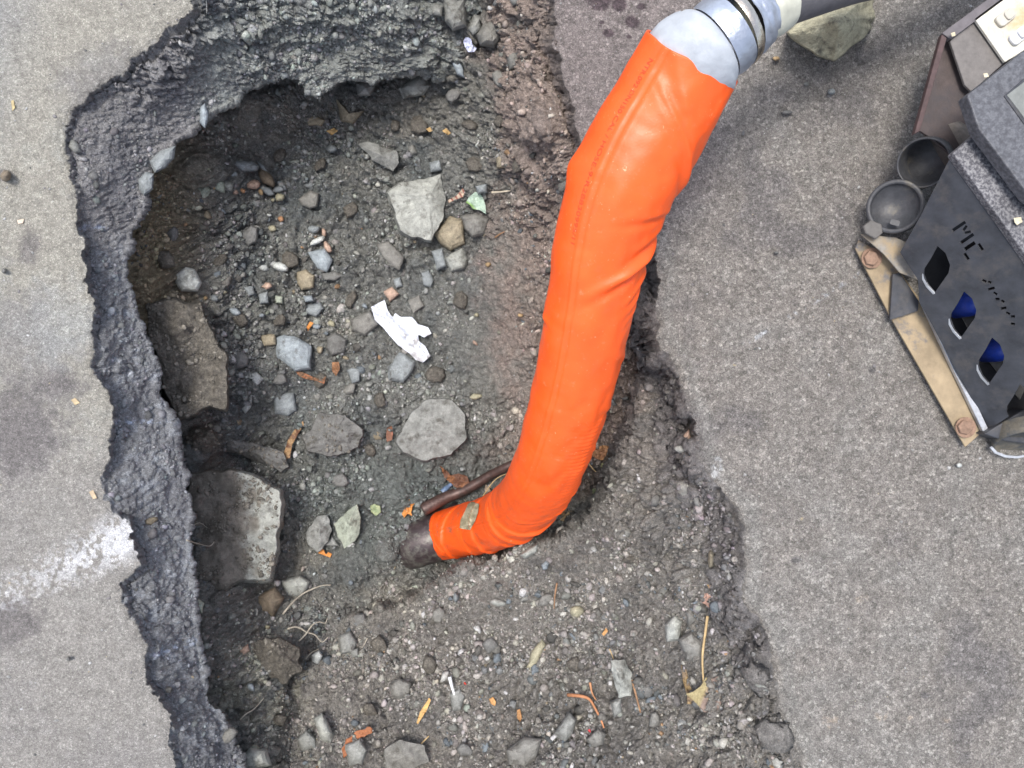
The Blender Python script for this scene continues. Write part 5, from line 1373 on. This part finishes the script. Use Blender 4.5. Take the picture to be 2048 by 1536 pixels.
# blue cans seen through the cutouts, pale inner plate and the dark interior
for (bx, by) in [(1948, 606), (2004, 698)]:
    q0 = on_plane(bx, by, *sp_plane); c0 = q0 + (q0 - np.array([0, 0, HC])) * .045 + np.array([.003, 0, 0]); c0[2] -= .012
    V, F_ = tube_mesh([c0 + np.array([0, 0, -.06]), c0 + np.array([0, 0, -.005]), c0 + np.array([0, 0, .03]), c0 + np.array([0, 0, .036])], [.024, .024, .019, .010], 28)
    mesh_obj("blue_canister", V, F_, M_BLUE, parent=mach)
panel("inner_plate", [(1900, 590), (1990, 590), (2060, 760), (2040, 800), (1960, 700)], zplane(.016), .003, mat_simple("grey_inner_steel", (.16, .155, .14), .7, var=.3))
# box body behind the plate
panel("inner_floor", [(1846, 600), (1838, 560), (1840, 470), (1960, 400), (2300, 420), (2300, 870), (1985, 852)], zplane(.010), .004, M_DK)
def prism(name, poly, z0, z1, mat, parent=None):
    n_ = len(poly)
    base = np.array([P(a, b, z1) for a, b in poly]); low = base.copy(); low[:, 2] = z0
    V = np.vstack([base, low]); F_ = [tuple(range(n_)), tuple(range(2 * n_ - 1, n_ - 1, -1))] + [(i, i + n_, (i + 1) % n_ + n_, (i + 1) % n_) for i in range(n_)]
    o = mesh_obj(name, V, F_, mat, parent=parent or mach, smooth=False)
    md = o.modifiers.new("bevel", 'BEVEL'); md.width = .0025; md.segments = 2
    return o
def topx(x, y, z): return (1024 + x * FP / (HC - z), 768 - y * FP / (HC - z))
prism("inner_body", [topx(x, y, .19) for x, y in ((.88, .28), (.94, .165), (1.08, -.09), (1.3, -.09), (1.3, .28))], .002, .19, M_DK)
# speckled lower top panel and the higher speckled box
prism("lower_cover", [(1906, 306), (1957, 262), (2062, 398), (2300, 560), (2300, 800), (2150, 655), (2052, 510)], .226, .245, M_SPK)
prism("upper_cover", [(1935, 190), (2060, 92), (2320, -60), (2320, 560), (2062, 396), (1958, 258)], .262, .290, M_SPK2)
panel("recessed_lid", [(2014, 190), (2056, 158), (2200, 60), (2260, 330), (2120, 330)], zplane(.2925), .003, mat_simple("green_grey_lid", (.17, .18, .17), .5, var=.15))
panel("lid_frame", [(2008, 192), (2056, 150), (2200, 46), (2280, 350), (2118, 345)], zplane(.2915), .003, M_BLK)
# brown side tray with a raised rim, upper left
panel("rear_tray", [(1893, 78), (2010, 0), (2080, -40), (2100, 90), (1935, 196), (1962, 262), (1905, 312), (1856, 272), (1834, 258)], zplane(.12), .005, M_BRN)
panel("tray_rim", [(1884, 68), (1894, 76), (1840, 262), (1829, 268)], zplane(.150), .012, mat_simple("red_brown_rim", (.070, .042, .042), .6, var=.35))
panel("tray_rim", [(1884, 66), (1990, -12), (2010, -2), (1902, 78)], zplane(.150), .012, mat_simple("purple_brown_rim", (.13, .12, .13), .6, var=.2))
panel("grey_strip", [(1900, 82), (1948, 36), (2010, 124), (1945, 182), (1960, 200), (1930, 170)], zplane(.14), .006, mat_simple("worn_grey_plate", (.155, .145, .14), .6, var=.2))
sock = panel("socket_plate", [(1949, 37), (2004, -4), (2100, -60), (2120, 60), (2010, 124)], zplane(.150), .006, M_CRM)
def rrect(cx_, cy_, w, h_, ang, r=.3):
    c, s = math.cos(math.radians(ang)), math.sin(math.radians(ang)); out = []
    for sx_, sy_, a0 in ((1, 1, 0), (-1, 1, 90), (-1, -1, 180), (1, -1, 270)):
        for k_ in range(4):
            a = math.radians(a0 + k_ * 30); rr = r * min(w, h_)
            x = sx_ * (w / 2 - rr) + rr * math.cos(a); y = sy_ * (h_ / 2 - rr) + rr * math.sin(a)
            out.append((cx_ + x * c - y * s, cy_ + x * s + y * c))
    return out
for (a, b, cm) in [(2013, 33, (.52, .50, .44)), (2040, 70, (.58, .60, .64))]:
    panel("switch", rrect(a, b, 40, 24, -38), zplane(.157), .006, mat_simple("switch_plastic", cm, .5, var=.08), bevel=.0012)
    panel("switch_rocker", rrect(a + 8, b - 6, 20, 18, -38), zplane(.1605), .004, mat_simple("rocker_plastic", tuple(x * .92 for x in cm), .5, var=.05), bevel=.001)
# open tube (dark muzzle) and the round cap with its tab
def cup(name, pc, axis, ro, ri, depth, mat, closed=False, back=0.05):
    axis = np.array(axis, float); axis /= np.linalg.norm(axis)
    prof = [(ro * .96, -back), (ro, -back * .3), (ro, 0), (ro * .98, .002), (ri, .002), (ri * .97, -.002), (ri * .95, -depth), (0.0001, -depth - .001)]
    s = np.cross(axis, [0, 0, 1.0]); s /= np.linalg.norm(s); u = np.cross(s, axis); n_ = 48
    V = []
    for (r_, h_) in prof:
        for k_ in range(n_):
            t_ = 2 * math.pi * k_ / n_
            V.append(pc + axis * h_ + r_ * (math.cos(t_) * u + math.sin(t_) * s))
    F_ = [(i * n_ + k_, i * n_ + (k_ + 1) % n_, (i + 1) * n_ + (k_ + 1) % n_, (i + 1) * n_ + k_) for i in range(len(prof) - 1) for k_ in range(n_)]
    o = mesh_obj(name, np.array(V), F_, mat, parent=mach)
    return o
cup("exhaust_tube", P(1847, 326, .115), (-.62, -.30, .72), .046, .0425, .07, M_RUB, back=.085)
V, F_ = tube_mesh([P(1890, 300, .09) + np.array([0, 0, 0]), P(1905, 292, .085)], .050, 40)
mesh_obj("tube_collar", V, F_, mat_simple("collar_dust", (.13, .115, .10), .7, var=.35), parent=mach)
cup("rubber_cap", P(1790, 413, .085), (-.50, -.12, .86), .050, .0425, .008, M_RUB, back=.045)
panel("cap_tab", [(1727, 452), (1742, 440), (1764, 448), (1766, 466), (1752, 478), (1732, 466)], zplane(.075), .008, mat_simple("grey_rubber_tab", (.11, .105, .10), .6, var=.2), bevel=.0015)
panel("cap_latch", rrect(1790, 445, 20, 12, 15), plane_from(P(1790, 440, .092), P(1810, 440, .098), P(1790, 460, .09)), .004, M_RUB, bevel=.001)
# rubber foot / wheel at the lower right
c0 = P(2038, 862, .06)
cup("foot_disc", P(2058, 884, .045), (-.05, -.88, .47), .062, .058, .004, mat_simple("dusty_disc", (.11, .10, .08), .7, var=.4, dirt=(.05, .055, .06), dirt_lo=.45, dirt_hi=.6), back=.03)
ring = [(a, b) for a, b in [(1984, 892), (1994, 903), (2012, 910), (2034, 912), (2060, 908), (2060, 912), (2034, 917), (2010, 915), (1990, 907), (1980, 895)]]
panel("disc_rim", ring, zplane(.02), .004, M_EDGE, bevel=.0004)
prism("foot_block", [(1968, 868), (2050, 818), (2160, 860), (2160, 900), (2010, 882)], .002, .05, M_BLK)
